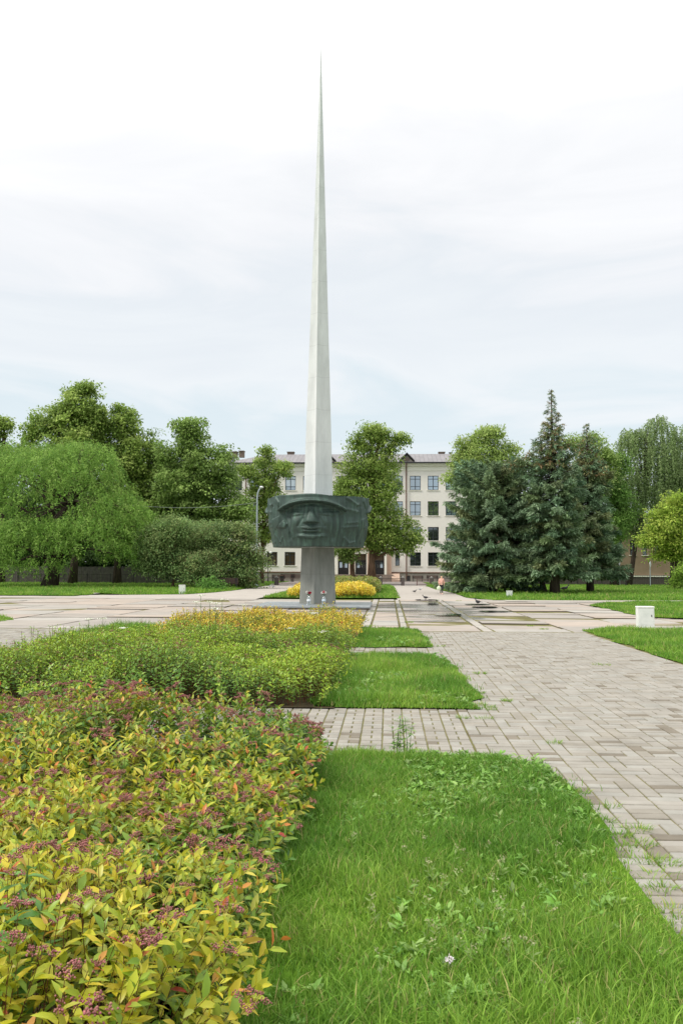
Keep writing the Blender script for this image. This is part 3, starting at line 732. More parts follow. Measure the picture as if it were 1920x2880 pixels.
# bronze band with three helmeted faces, coordinates u,v in the pixels of a frontal view (centre 725, 185 top .. 805 bottom)
def smooth(a, b_, x):
    t = np.clip((x-a)/(b_-a), 0, 1); return t*t*(3-2*t)
def seg(u, v, x1, y1, x2, y2, w_, wb_=None):      # soft ridge along a segment
    dx, dy = x2-x1, y2-y1; t = np.clip(((u-x1)*dx+(v-y1)*dy)/(dx*dx+dy*dy), 0, 1)
    d = np.hypot(u-x1-t*dx, v-y1-t*dy); ww = w_ if wb_ is None else w_+(wb_-w_)*t
    return np.exp(-(d/ww)**2)
def face(u, v):
    a = np.abs(u-725); R = np.zeros_like(u)
    arc = 268 + 118*(np.minimum(a, 430)/385)**2.3             # brim line
    inside = 1-smooth(372, 392, a)
    hel = inside*(1-smooth(arc-3, arc+5, v))
    R += hel*(20+22*smooth(205, 300, v)*(1-(a/420)**2))
    R += inside*48*np.exp(-((v-(arc-12))/18)**2)              # rim lip
    R += inside*-44*smooth(arc+2, arc+10, v)*(1-smooth(arc+60, arc+330, v))*(1-smooth(300, 380, a)*.6)   # shade under the brim
    R += 26*np.exp(-(a/255)**4)*smooth(300, 420, v)            # face mass
    # nose
    nw = 24+42*smooth(330, 515, v)
    R += np.exp(-(a/nw)**4)*smooth(285, 330, v)*(18+44*smooth(330, 505, v))*(1-smooth(512, 530, v))
    R += -16*np.exp(-(a/80)**4)*smooth(522, 532, v)*(1-smooth(540, 562, v))
    R += 9*seg(u, v, 690, 330, 540, 360, 22)+9*seg(u, v, 760, 330, 910, 360, 22)
    for s in (-1, 1):
        x = 725+s*185
        R += -20*np.exp(-((u-x)/95)**2-((v-372)/30)**2)
        R += 20*np.exp(-((u-x)/70)**4-((v-398)/24)**2)
        R += 10*seg(u, v, x-s*95, 415, x+s*60, 432, 9)
        R += 8*seg(u, v, x-s*70, 372, x+s*75, 366, 8)
        R += -13*seg(u, v, 725+s*95, 470, 725+s*150, 560, 16)      # cheek fold
        R += 16*np.exp(-((u-725-s*200)/80)**2-((v-500)/70)**2)      # cheekbone
        R += -16*smooth(235, 250, a)*(1-smooth(262, 330, a))*smooth(400, 470, v)*(1-smooth(690, 760, v))/2
    # lips and chin
    lv = 572+8*np.cos(a/32)
    R += 18*np.exp(-((v-588)/16)**4)*np.exp(-(a/112)**6)
    R += -20*np.exp(-((v-lv-30)/6)**2)*np.exp(-(a/105)**6)
    R += 16*np.exp(-((v-624)/12)**4)*np.exp(-(a/98)**6)
    R += -14*np.exp(-((v-650)/14)**2)*np.exp(-(a/110)**4)
    ch = 700-16*np.exp(-(a/60)**2)*0+12*np.cos(a/46)
    R += np.exp(-(a/165)**6)*30*smooth(640, 690, v)*(1-smooth(ch-2, ch+12, v))
    # straps
    R += 17*seg(u, v, 402, 390, 500, 700, 15)-14*seg(u, v, 376, 400, 470, 700, 12)
    R += 13*seg(u, v, 1030, 400, 985, 800, 22)-12*seg(u, v, 1075, 420, 1045, 800, 14)
    R += -14*smooth(180, 260, a)*smooth(700, 730, v)*0
    return R
def drape(u, v):
    R = np.zeros_like(u)
    # folded banner on the right of a face
    R += 12*seg(u, v, 1120, 350, 1235, 375, 16)+11*seg(u, v, 1235, 375, 1225, 500, 14)+10*seg(u, v, 1090, 575, 1260, 555, 14)
    R += 12*seg(u, v, 1115, 700, 1180, 760, 12)+12*seg(u, v, 1180, 760, 1275, 735, 12)+9*seg(u, v, 1120, 520, 1300, 500, 12)
    R += -14*np.exp(-((u-1185)/50)**2-((v-650)/70)**2)-10*np.exp(-((u-1170)/45)**2-((v-440)/45)**2)
    R += 16*seg(u, v, 1130, 215, 1230, 290, 15)+12*seg(u, v, 1230, 290, 1290, 250, 14)-12*seg(u, v, 1110, 200, 1110, 800, 9)
    # angular star-like folds on the left of a face
    def pl_(pts, hgt):
        m_ = np.ones_like(u)
        for i in range(len(pts)):
            x1, y1 = pts[i]; x2, y2 = pts[(i+1) % len(pts)]
            d = ((x2-x1)*(v-y1)-(y2-y1)*(u-x1))/math.hypot(x2-x1, y2-y1); m_ *= smooth(-5, 6, d)
        return m_*hgt
    R += pl_([(305,575),(370,490),(425,530),(400,582)], 20)+pl_([(230,470),(330,430),(330,540),(250,600)], 12)
    R += pl_([(280,190),(335,260),(325,330),(260,240)], 20)+pl_([(240,640),(300,750),(345,690),(330,600)], 13)
    R += 10*seg(u, v, 240, 655, 300, 755, 9)+10*seg(u, v, 300, 755, 345, 690, 9)-12*seg(u, v, 445, 640, 465, 800, 8)
    R += -20*seg(u, v, 222, 300, 222, 800, 9)+14*seg(u, v, 240, 330, 240, 800, 10)
    return R
def band():
    nt_, nv = 420, 84; mid = MX+.0; rad = (1038-753)*.5*mpp(MY)*.985
    th = np.linspace(0, 2*PI, nt_, endpoint=False); vv = np.linspace(805, 185, nv)
    TH, VV = np.meshgrid(th, vv)
    Rr = np.zeros_like(TH)
    for c0 in (-PI/2-.045, -PI/2-.045+2*PI/3, -PI/2-.045-2*PI/3):
        d = (TH-c0+PI) % (2*PI)-PI
        u = 725+600*np.sin(np.clip(d, -1.2, 1.2))+np.where(np.abs(d) > 1.2, np.sign(d)*400*(np.abs(d)-1.2), 0)
        wgt = 1-smooth(1.0, 1.16, np.abs(d))
        Rr += (face(u, VV)+drape(u, VV))*wgt*(.74 if c0 < -1 and c0 > -2 else .5)
    hgt = (805-VV)/620
    taper = .90+.10*smooth(-.05, .55, hgt)+.012*np.sin(TH*3+.4)
    R = rad*taper+Rr*.0056
    Z = zring0+(zring1-zring0)*(hgt+.0)
    # top edge a little uneven like cast plates, rounded lip
    Z = np.where(hgt > .99, Z+.05*np.sin(TH*3+1.1)+.03*np.sin(TH*7), Z)
    X = MX+R*np.cos(TH); Y = MY+R*np.sin(TH)
    V = np.stack([X, Y, Z], -1).reshape(-1, 3); n = nt_
    idx = np.arange(nv*nt_).reshape(nv, nt_)
    Q = np.stack([idx[:-1], np.roll(idx, -1, 1)[:-1], np.roll(idx, -1, 1)[1:], idx[1:]], -1).reshape(-1, 4)
    # inward lips at top and bottom closing on the shaft
    ring_t = np.stack([MX+(R[-1]*.9)*np.cos(th), MY+(R[-1]*.9)*np.sin(th), Z[-1]-.05], -1)
    ring_c = np.stack([MX+.5*np.cos(th), MY+.5*np.sin(th), np.full(n, zring1-.35)], -1)
    ring_b = np.stack([MX+.5*np.cos(th), MY+.5*np.sin(th), np.full(n, zring0+.02)], -1)
    o = len(V); V = np.concatenate([V, ring_t, ring_c, ring_b])
    k = np.arange(n); k1 = (k+1) % n
    Q = np.concatenate([Q, np.stack([idx[-1][k], idx[-1][k1], o+k1, o+k], -1), np.stack([o+k, o+k1, o+n+k1, o+n+k], -1), np.stack([o+2*n+k, o+2*n+k1, idx[0][k1], idx[0][k]], -1)])
    m, nt, b, out = newmat('weathered_bronze')
    tc = N(nt, 'ShaderNodeTexCoord'); mp = N(nt, 'ShaderNodeMapping'); mp.inputs['Scale'].default_value = (2.4,2.4,.35)
    nt.links.new(tc.outputs['Object'], mp.inputs[0])
    nn = N(nt, 'ShaderNodeTexNoise', Scale=2.2, Detail=7, Roughness=.62); nt.links.new(mp.outputs[0], nn.inputs[0])
    r = N(nt, 'ShaderNodeValToRGB'); r.color_ramp.elements[0].position = .36; r.color_ramp.elements[0].color = rgba(lin(54,68,63)); r.color_ramp.elements[1].position = .7; r.color_ramp.elements[1].color = rgba(lin(80,106,94))
    e = r.color_ramp.elements.new(.52); e.color = rgba(lin(62,80,73))
    nt.links.new(nn.outputs[0], r.inputs[0]); nt.links.new(r.outputs[0], b.inputs['Base Color'])
    b.inputs['Metallic'].default_value = .35; b.inputs['Roughness'].default_value = .55
    bp = N(nt, 'ShaderNodeBump', Strength=.2, Distance=.03); n2 = N(nt, 'ShaderNodeTexNoise', Scale=9, Detail=5); nt.links.new(tc.outputs['Object'], n2.inputs[0])
    nt.links.new(n2.outputs[0], bp.inputs['Height']); nt.links.new(bp.outputs[0], b.inputs['Normal'])
    npmesh('bronze_band', V, Q, None, None, m, mon, smooth=True)
band()

# bottles with cut flowers at the foot
def glassmat():
    m, nt, b, out = newmat('clear_plastic')
    b.inputs['Base Color'].default_value = (.85,.9,.92,1); b.inputs['Roughness'].default_value = .08; b.inputs['Transmission Weight'].default_value = .8; b.inputs['IOR'].default_value = 1.33
    return m
M['glass'] = glassmat()
GREEN = plain('green_stalk', lin(60,92,48)); WHITE = plain('white_petals', lin(236,234,228), .7); RED = plain('red_petals', lin(178,34,62), .7); PALE = plain('pink_petals', lin(214,110,120), .7)
PAPER = plain('white_label', lin(224,228,232), .6)
for (px, lab, flab, cl, bd) in ((868, 'clear water bottle holding flowers, on slab by the bright left face', 'white and red carnations in the left bottle at the monument foot', (WHITE, RED, RED), 1),
                            (910, 'clear water bottle holding flowers, on slab by the shaded right face', 'white carnation with dark stalks in the right bottle at the monument foot', (WHITE, PALE, WHITE), 0)):
    c = P(px, 1697, 47.0); bx, by = c[0], 47.0 + (0 if px < 890 else .1)
    bt = empty('bottle', (bx, by, zpl), lab, 'bottle', 'bottles at the monument foot')
    mb_ = MB(); mb_.lathe([(.085,0),(.105,.02),(.105,.1),(.098,.13),(.105,.17),(.105,.32),(.09,.38),(.05,.45),(.035,.47),(.035,.53)], 16, (bx, by, zpl)); mb_.build('body', M['glass'], bt, smooth=True)
    mb_ = MB(); mb_.lathe([(.107,.19),(.107,.31)], 16, (bx, by, zpl)); mb_.build('label', PAPER if bd else plain('pale_blue_label', lin(196,210,222)), bt, smooth=True)
    fl = empty('bouquet', (bx, by, zpl+.02), flab, 'flowers', 'cut flowers in the bottles')
    mb_ = MB()
    heads = []
    for k in range(3):
        q = (bx+(k-1)*.09, by-.05+random.uniform(-.05,.05), zpl+.72+random.uniform(-.05,.06)); heads.append(q)
        mb_.tube([(bx+random.uniform(-.01,.01), by, zpl+.05), (bx, by, zpl+.5), q], [.008,.008,.006], 5)
        for _ in range(3):
            mb_.tube([(bx, by, zpl+.5), (q[0]+random.uniform(-.1,.1), q[1], zpl+.6+random.uniform(0,.05))], [.012,.002], 4)
    mb_.build('stalk', GREEN, fl)
    for q, m_ in zip(heads, cl):
        n = 60; d = rdir(n); b = MB()
        pos = np.array(q)+d*.03
        V, Q, T, _ = leaves_geo(pos, d+rng.normal(0,.3,(n,3)), rdir(n), np.full(n, .055), np.full(n, .05))
        npmesh('flower_head', V, Q, T, None, m_, fl)

# ================================================================== MAIN BUILDING
BY = 148.0
def bx(px, Y=BY): return P(px, 1598, Y)[0]
def bz(py, Y=BY, px=1016): return P(px, py, Y)[2]
M['render'] = noisemat('painted_render', lin(228,224,217), lin(234,230,223), scale=.35, rough=.9, bump=.1, spec=.15)
M['cream'] = noisemat('cream_moulding', lin(230,228,216), lin(235,233,222), scale=.6, rough=.9, spec=.15)
M['plinthc'] = noisemat('grey_plinth', lin(138,134,124), lin(152,148,138), scale=.5, rough=.95)
M['trim'] = plain('brown_trim', lin(112,84,66)); M['pinkp'] = noisemat('pinkish_render', lin(186,158,140), lin(196,170,152), scale=.5, rough=.9)
M['frame'] = plain('dark_window_frame', lin(44,50,54), .5)
M['dark'] = plain('dark_metal', lin(46,44,46), .5); M['pipe'] = plain('brown_pipe', lin(104,78,66), .5)
M['brick'] = noisemat('chimney_brick', lin(104,92,84), lin(134,120,110), scale=2, rough=.95)
def pane_mat(name, base, gloss):
    m, nt, b, out = newmat(name)
    b.inputs['Base Color'].default_value = rgba(base); b.inputs['Roughness'].default_value = .06
    b.inputs['IOR'].default_value = 1.5; b.inputs['Specular IOR Level'].default_value = .5
    g = N(nt, 'ShaderNodeBsdfGlossy'); g.inputs['Roughness'].default_value = .03
    g.inputs['Color'].default_value = (.82,.9,.97,1)
    mx = N(nt, 'ShaderNodeMixShader'); mx.inputs[0].default_value = gloss
    nt.links.new(b.outputs[0], mx.inputs[1]); nt.links.new(g.outputs[0], mx.inputs[2]); nt.links.new(mx.outputs[0], out.inputs[0])
    return m
PM = [pane_mat('pane_clear', lin(60,68,74), .42), pane_mat('pane_blind', lin(176,186,190), .28), pane_mat('pane_dark', lin(34,38,38), .12),
      pane_mat('pane_curtain', lin(128,176,160), .12), pane_mat('pane_bluish', lin(104,124,140), .40), pane_mat('pane_dusky', lin(74,62,50), .1)]
def roofmat():
    m, nt, b, out = newmat('seamed_metal_roof')
    tc = N(nt, 'ShaderNodeTexCoord'); bt = N(nt, 'ShaderNodeTexBrick'); bt.offset = 0.0
    mp = N(nt, 'ShaderNodeMapping'); nt.links.new(tc.outputs['UV'], mp.inputs[0]); nt.links.new(mp.outputs[0], bt.inputs[0])
    bt.inputs['Color1'].default_value = rgba(lin(128,124,126)); bt.inputs['Color2'].default_value = rgba(lin(140,136,138)); bt.inputs['Mortar'].default_value = rgba(lin(88,85,88))
    bt.inputs['Scale'].default_value = 1; bt.inputs['Mortar Size'].default_value = .03; bt.inputs['Brick Width'].default_value = .75; bt.inputs['Row Height'].default_value = 1.3
    nt.links.new(bt.outputs[0], b.inputs['Base Color']); b.inputs['Roughness'].default_value = .5; b.inputs['Metallic'].default_value = .2
    return m
M['roof'] = roofmat()
bl, br = bx(634), bx(1444); ROWS = [(1338.5,1378.5),(1410,1450),(1482,1520),(1553,1591)]
zeave = bz(1303); zpli = bz(1609.5)
bld = empty('school_building', ((bl+br)/2, BY, 0), 'long four-storey pale rendered building with grey metal roof behind the trees', 'building')
ww = 15*mpp(BY)
cols_ = [bx(815+50.4*k) for k in range(-3, 13)]
mb_ = MB(); D_ = .5
zs = [zpli] + [v for a, b_ in reversed(ROWS) for v in (bz(b_), bz(a))] + [zeave]
for i in range(0, len(zs)-1, 2): mb_.box(bl, br, BY, BY+D_, zs[i], zs[i+1])
wins = []
for ri, (a, b_) in enumerate(ROWS):
    z0, z1 = bz(b_), bz(a); op = []
    for k, cx in enumerate(cols_):
        kk = k-3
        if ri == 3 and kk in (2,3,4,5): continue
        if ri == 3 and kk == 6: op.append((bx(1111), bx(1123))); continue
        op.append((cx-ww, cx+ww))
    x = bl
    for o in op: mb_.box(x, o[0], BY, BY+D_, z0, z1); x = o[1]
    mb_.box(x, br, BY, BY+D_, z0, z1)
    wins += [(o[0], o[1], z0, z1, ri) for o in op]
mb_.box(bl, bl+.5, BY+D_, BY+16, zpli, zeave); mb_.box(br-.5, br, BY+D_, BY+16, zpli, zeave); mb_.box(bl+.5, br-.5, BY+15.5, BY+16, zpli, zeave)
mb_.build('wall', M['render'], bld)
mb_ = MB(); mb_.box(bl-.12, br+.12, BY-.12, BY+16.1, -.2, zpli-.12); mb_.build('plinth', M['plinthc'], bld)
mb_ = MB(); mb_.box(bl-.2, br+.2, BY-.2, BY+.3, zpli-.12, zpli+.06); mb_.build('trim', M['trim'], bld)
mb_ = MB()
mb_.box(bl-.1, br+.1, BY-.1, BY, bz(1324.5), bz(1323)); mb_.box(bl-.05, br+.05, BY-.05, BY, bz(1323), bz(1311))
mb_.box(bl-.35, br+.35, BY-.35, BY, bz(1311), bz(1307)); mb_.box(bl-.6, br+.6, BY-.6, BY, bz(1307), zeave-.03)
x = bl+1
while x < br-1:
    mb_.box(x, x+.18, BY-.3, BY-.05, bz(1313.5), bz(1311)); x += 1.05
mb_.build('cornice', M['cream'], bld)
# windows: one frame mesh per size, pane and sill are pieces of it
wcache = {}
def window(x0, x1, z0, z1, pm, par, Y, key, mull=True, fm=None):
    w_, h_ = x1-x0, z1-z0; fm = fm or M['frame']
    if key not in wcache:
        f_ = MB(); t = .09; d0, d1 = .16, .26
        f_.box(-w_/2, -w_/2+t, d0, d1, 0, h_); f_.box(w_/2-t, w_/2, d0, d1, 0, h_); f_.box(-w_/2+t, w_/2-t, d0, d1, 0, t); f_.box(-w_/2+t, w_/2-t, d0, d1, h_-t, h_)
        if mull:
            f_.box(-.06, .06, d0+.02, d1, t, h_-t)
            for q in (.25, .77): f_.box(-w_/2+t, -.06, d0+.02, d1, h_*q-.045, h_*q+.045); f_.box(.06, w_/2-t, d0+.02, d1, h_*q-.045, h_*q+.045)
        me = bpy.data.meshes.new('window'); me.from_pydata(f_.v, [], f_.f); me.materials.append(fm)
        s_ = MB(); s_.box(-w_/2-.18, w_/2+.18, -.12, .16, -.1, -.002); ms = bpy.data.meshes.new('sill'); ms.from_pydata(s_.v, [], s_.f); ms.materials.append(M['cream'])
        wcache[key] = (me, ms, {})
    me, ms, pd = wcache[key]
    if pm not in pd:
        p_ = bpy.data.meshes.new('pane'); sp = {6:.45, 7:.7, 8:.3}.get(pm, 0); a_, b_ = -w_/2+.05, w_/2-.05; zm = .05+(h_-.1)*(sp or .5)
        if pm == 9:
            p_.from_pydata([(a_,.215,.05),(0,.215,.05),(b_,.215,.05),(a_,.215,h_-.05),(0,.215,h_-.05),(b_,.215,h_-.05)], [], [(0,1,4,3),(1,2,5,4)])
        else: p_.from_pydata([(a_,.215,.05),(b_,.215,.05),(a_,.215,zm),(b_,.215,zm),(a_,.215,h_-.05),(b_,.215,h_-.05)], [], [(0,1,3,2),(2,3,5,4)])
        p_.materials.append(PM[pm if pm < 6 else (0 if pm != 9 else 2)]); p_.materials.append(PM[pm if pm < 6 else (1 if pm != 9 else 3)])
        p_.polygons[1].material_index = 1; pd[pm] = p_
    o = bpy.data.objects.new('window', me); COL.objects.link(o); o.parent = par
    o.location = Vector(((x0+x1)/2, Y, z0)) - Vector(par.location)
    for nm, m_ in (('pane', pd[pm]), ('sill', ms)):
        c = bpy.data.objects.new(nm, m_); COL.objects.link(c); c.parent = o
    return o
for x0, x1, z0, z1, ri in wins:
    pm = int(rng.choice([0,1,4,2,6,7,8], p=[.25,.1,.22,.08,.12,.13,.1])) if ri < 3 else int(rng.choice([2,9,5], p=[.55,.25,.2]))
    window(x0, x1, z0, z1, pm, bld, BY, ('n', ri) if x1-x0 > 1.2 else ('s', ri), mull=x1-x0 > 1.2)
# hipped roof with seams in its UV, ridge set back
zr = bz(1277.5, BY+8); e_ = .7
rv = [(bl-e_,BY-e_,zeave),(br+e_,BY-e_,zeave),(br+e_,BY+16+e_,zeave),(bl-e_,BY+16+e_,zeave),(bl+6,BY+8,zr),(br-6,BY+8,zr)]
me = bpy.data.meshes.new('roof'); me.from_pydata([tuple(np.array(v)-np.array(bld.location)) for v in rv], [], [(0,1,5,4),(1,2,5),(2,3,4,5),(3,0,4),(3,2,1,0)])
uv = me.uv_layers.new(name='UVMap')
for p in me.polygons:
    for li in p.loop_indices:
        v = me.vertices[me.loops[li].vertex_index].co
        s_ = math.hypot(8, zr-zeave)/8
        uv.data[li].uv = (v.x, (v.y-0)*s_) if abs(p.normal.y) > abs(p.normal.x) else (v.y, v.x*s_)
roof = link('roof', me, bld, M['roof'])
mb_ = MB(); mb_.box(bl-.8, br+.8, BY-.86, BY-.7, zeave-.1, zeave+.12); mb_.build('gutter', M['dark'], bld)
for a, b_, t, bt in ((630,642,1268,1282),(648,664,1268,1280),(667,683,1266,1280),(804,825,1269.5,1281),(1233,1253,1271.5,1283)):
    mb_ = MB(); Yc = BY+9; mb_.box(bx(a+1.2,Yc), bx(b_-1.2,Yc), Yc, Yc+1.2, bz(bt+4,Yc), bz(t+2,Yc)); mb_.box(bx(a,Yc), bx(b_,Yc), Yc-.15, Yc+1.35, bz(t+2,Yc)+.002, bz(t,Yc)); mb_.build('chimney', M['brick'], roof)
mb_ = MB(); Yc = BY+8.5; mb_.tube([(bx(1268,Yc),Yc,bz(1280,Yc)),(bx(1268,Yc),Yc,bz(1276,Yc))], .22, 10); mb_.tube([(bx(1268,Yc),Yc,bz(1276,Yc)+.005),(bx(1268,Yc),Yc,bz(1273.5,Yc))], .38, 10); mb_.build('vent_pipe', M['dark'], roof)
def dormer(pl_, pr, pt, pb_):
    Yd = BY+.4; x0, x1, z0, z1 = bx(pl_,Yd), bx(pr,Yd), bz(pb_,Yd), bz(pt,Yd); xm = (x0+x1)/2
    d = MB(); d.add([(x0,Yd,z0),(x1,Yd,z0),(xm,Yd,z1),(xm,Yd+4.5,z1)], [(0,1,2)]); g_ = d.build('dormer', M['plinthc'], roof)
    d = MB(); t = .28
    for a, b_ in (((x0-.3,z0-.1),(xm,z1+.15)),((x1+.3,z0-.1),(xm,z1+.15))):
        d.add([(a[0],Yd-.35,a[1]),(b_[0],Yd-.35,b_[1]),(b_[0],Yd+4.5,b_[1]),(a[0],Yd+3.0,a[1]),(a[0],Yd-.35,a[1]+t),(b_[0],Yd-.35,b_[1]+t),(b_[0],Yd+4.5,b_[1]+t),(a[0],Yd+3.0,a[1]+t)],
              [(0,1,2,3),(4,5,6,7),(0,1,5,4),(1,2,6,5),(2,3,7,6),(3,0,4,7)])
    d.build('dormer_roof', M['trim'] if False else M['dark'], g_)
    d = MB(); d.box(xm-.45, xm+.45, Yd-.06, Yd, z0+.1, z0+(z1-z0)*.62); d.build('louvre', M['brick'], g_)
dormer(1127,1161,1280,1298); dormer(630,650,1281,1300); dormer(905,939,1280,1298); dormer(1330,1364,1280,1298)
for px in (690, 1142.5):
    mb_ = MB(); x = bx(px); mb_.tube([(x,BY-.75,zeave-.05),(x,BY-.7,bz(1308)),(x,BY-.22,bz(1318)),(x,BY-.22,.3)], .11, 8); mb_.build('drainpipe', M['pipe'], bld)
# entrance porch with three double doors
EX = [966, 1015, 1065]; pw = 15.3*mpp(BY); zd0, zd1 = bz(1615.5), bz(1558); zp1 = bz(1546)
mb_ = MB(); Yp = BY-1.1; x = bx(934)
for px in EX: mb_.box(x, bx(px)-pw, Yp, BY-.02, zd0, zd1); x = bx(px)+pw
mb_.box(x, bx(1087), Yp, BY-.02, zd0, zd1); mb_.box(bx(934), bx(1087), Yp, BY-.02, zd1, zp1)
pch = mb_.build('porch', M['cream'], bld)
mb_ = MB(); mb_.box(bx(1087)+.004, bx(1100), Yp+.3, BY-.02, zd0, zp1+.2); mb_.box(bx(930), bx(1087), Yp-.25, BY-.02, zp1+.004, zp1+.4)
for px in (990.5, 1040): mb_.box(bx(px)-.42, bx(px)+.42, Yp-.12, Yp-.003, zd0, zd1+.15)
mb_.build('pilaster', M['pinkp'], pch)
for px in EX:
    c = bx(px); d = MB(); Yq = Yp+.75; zt = zd1-1.25
    d.box(c-pw, c-pw+.12, Yq, Yq+.1, zd0, zt); d.box(c+pw-.12, c+pw, Yq, Yq+.1, zd0, zt); d.box(c-.09, c+.09, Yq, Yq+.1, zd0, zt)
    for s in (-1, 1):
        a, b_ = (c-pw+.12, c-.09) if s < 0 else (c+.09, c+pw-.12)
        d.box(a, b_, Yq+.01, Yq+.08, zd0, zd0+1.15); d.box(a, a+.16, Yq+.01, Yq+.08, zd0+1.15, zt-.2); d.box(b_-.16, b_, Yq+.01, Yq+.08, zd0+1.15, zt-.2); d.box(a, b_, Yq+.01, Yq+.08, zt-.2, zt)
    d.box(c-pw, c+pw, Yq-.05, Yq+.12, zt, zt+.15)
    dr = d.build('door', M['dark'], pch)
    d = MB(); d.box(c-pw+.1, c+pw-.1, Yq+.04, Yq+.06, zd0+1.1, zt-.1); d.build('pane', PM[0], dr)
    d = MB(); d.box(c-pw, c+pw, Yq+.02, Yq+.1, zt+.15, zd1); d.build('fanlight', plain('brown_panel', lin(92,78,62)), dr)
    d = MB(); d.box(c-.2, c-.14, Yq-.06, Yq-.005, zd0+1.2, zd0+1.7); d.box(c+.14, c+.2, Yq-.06, Yq-.005, zd0+1.2, zd0+1.7); d.build('handle', plain('steel', lin(190,190,190), .3, .8), dr)
mb_ = MB()
for i in range(6):
    mb_.box(bx(925)-i*.3, bx(1100)+.3+i*.35, Yp-1.2-i*.35, Yp+.7 if i == 0 else Yp-1.2-(i-1)*.35-.002, -.1, zd0*(1-i/6.0)-.005)
mb_.build('steps', noisemat('step_stone', lin(120,108,100), lin(146,132,122), scale=1.5, rough=.9), bld)
mb_ = MB(); mb_.add([(bx(1101),Yp-3.4,-.1),(bx(1123),Yp-3.4,-.1),(bx(1123),BY-.13,-.1),(bx(1101),BY-.13,-.1),(bx(1101),Yp-3.4,.5),(bx(1123),Yp-3.4,.3),(bx(1123),BY-.13,zd0+.2),(bx(1101),BY-.13,zd0+.2)],
    [(3,2,1,0),(4,5,6,7),(0,1,5,4),(1,2,6,5),(2,3,7,6),(3,0,4,7)]); mb_.build('stair_cheek', M['pinkp'], bld)

# brown building behind the birches on the right
RY = 128.0
rb = empty('brown_building', (bx(1760,RY), RY, 0), 'low brown-beige building with white base band behind the birches on the right', 'building')
M['brown'] = noisemat('brown_render', lin(142,122,102), lin(158,138,118), scale=.5, rough=.95)
x0, x1 = bx(1404,RY), bx(2150,RY); zt = bz(1486,RY,1760); wz0, wz1 = bz(1561,RY,1760), bz(1519,RY,1760); zb = bz(1618,RY,1760)
mb_ = MB(); op = [(bx(c-6.5,RY), bx(c+6.5,RY)) for c in range(1428, 2140, 35)]
mb_.box(x0, x1, RY, RY+.5, zb, wz0); mb_.box(x0, x1, RY, RY+.5, wz1, zt); x = x0
for o in op: mb_.box(x, o[0], RY, RY+.5, wz0, wz1); x = o[1]
mb_.box(x, x1, RY, RY+.5, wz0, wz1); mb_.box(x0, x0+.5, RY+.5, RY+12, zb, zt); mb_.box(x1-.5, x1, RY+.5, RY+12, zb, zt); mb_.box(x0+.5, x1-.5, RY+11.5, RY+12, zb, zt)
mb_.build('wall', M['brown'], rb)
mb_ = MB(); mb_.box(x0-.1, x1+.1, RY-.1, RY+12.1, -.2, zb-.22); mb_.build('plinth', plain('dark_plinth', lin(84,78,72), .95), rb)
mb_ = MB(); mb_.box(x0-.18, x1+.18, RY-.18, RY+12.1, zb-.22, zb-.003); mb_.build('white_band', M['cream'], rb)
for o in op: window(o[0], o[1], wz0, wz1, 2, rb, RY, 'brown', mull=False)
mb_ = MB(); mb_.add([(x0-.6,RY-.6,zt),(x1+.6,RY-.6,zt),(x1+.6,RY+12.6,zt),(x0-.6,RY+12.6,zt),(x0+4,RY+6,zt+2.6),(x1-4,RY+6,zt+2.6)], [(0,1,5,4),(1,2,5),(2,3,4,5),(3,0,4),(3,2,1,0)]); mb_.build('roof', plain('grey_roof', lin(112,106,104)), rb)

# ================================================================== FENCES, GATES, FURNITURE
FY = 112.0
def fx(px, Y=FY): return P(px, 1598, Y)[0]
M['iron'] = plain('dark_iron', lin(58,54,54), .6, .2); M['rust'] = plain('reddish_iron', lin(120,92,88), .6, .1)
def iron_fence(x0, x1, y, h, label, mat='iron', group='iron fence runs along the forecourt', name='iron_fence', step=.16):
    f_ = empty(name, ((x0+x1)/2, y, 0), label, 'fence' if name != 'gate' else 'gate', group)
    r = MB()
    for z in (.15, h-.1): r.box(x0, x1, y-.02, y+.02, z-.025, z+.025)
    r.build('rails', M[mat], f_)
    b = MB(); x = x0+.08
    while x < x1: b.box(x-.011, x+.011, y-.011, y+.011, .05, h-.02 if name == 'gate' else h); x += step
    b.build('pickets', M[mat], f_)
    n = max(1, int(round((x1-x0)/3.2)))
    for i in range(n+1):
        xx = x0+(x1-x0)*i/n; p = MB(); p.box(xx-.05, xx+.05, y-.05, y+.05, -.1, h+.06); p.build('post', M[mat], f_)
    return f_
iron_fence(-62, fx(640), FY, 1.35, 'long dark iron railing under the trees on the left', step=.22)
iron_fence(fx(640), fx(773), FY-.1, 1.0, 'short dark iron railing between lilac bushes and the left gate pillar')
iron_fence(fx(849), fx(985), FY, 1.0, 'dark iron railing behind the golden bed, partly hidden by the column')
iron_fence(fx(985), fx(1066), FY+.1, 1.0, 'dark iron railing in front of the entrance steps')
iron_fence(fx(1074), fx(1128), FY, 1.0, 'dark iron railing left of the open gateway, beside the middle tree')
iron_fence(fx(1217), fx(1420), FY, 1.05, 'dark iron railing behind the walking person and wide spruce')
iron_fence(fx(1420), 52, FY+.1, 1.5, 'taller dark iron railing in front of the brown building', step=.22)
g1 = iron_fence(fx(782), fx(846), FY+.4, .85, 'closed reddish iron gate on the left path beside the dark benches', 'rust', 'iron gates', 'gate')
g2 = iron_fence(fx(1172), fx(1208), FY+.4, .85, 'half-open reddish iron gate on the right path next to the walker', 'rust', 'iron gates', 'gate')
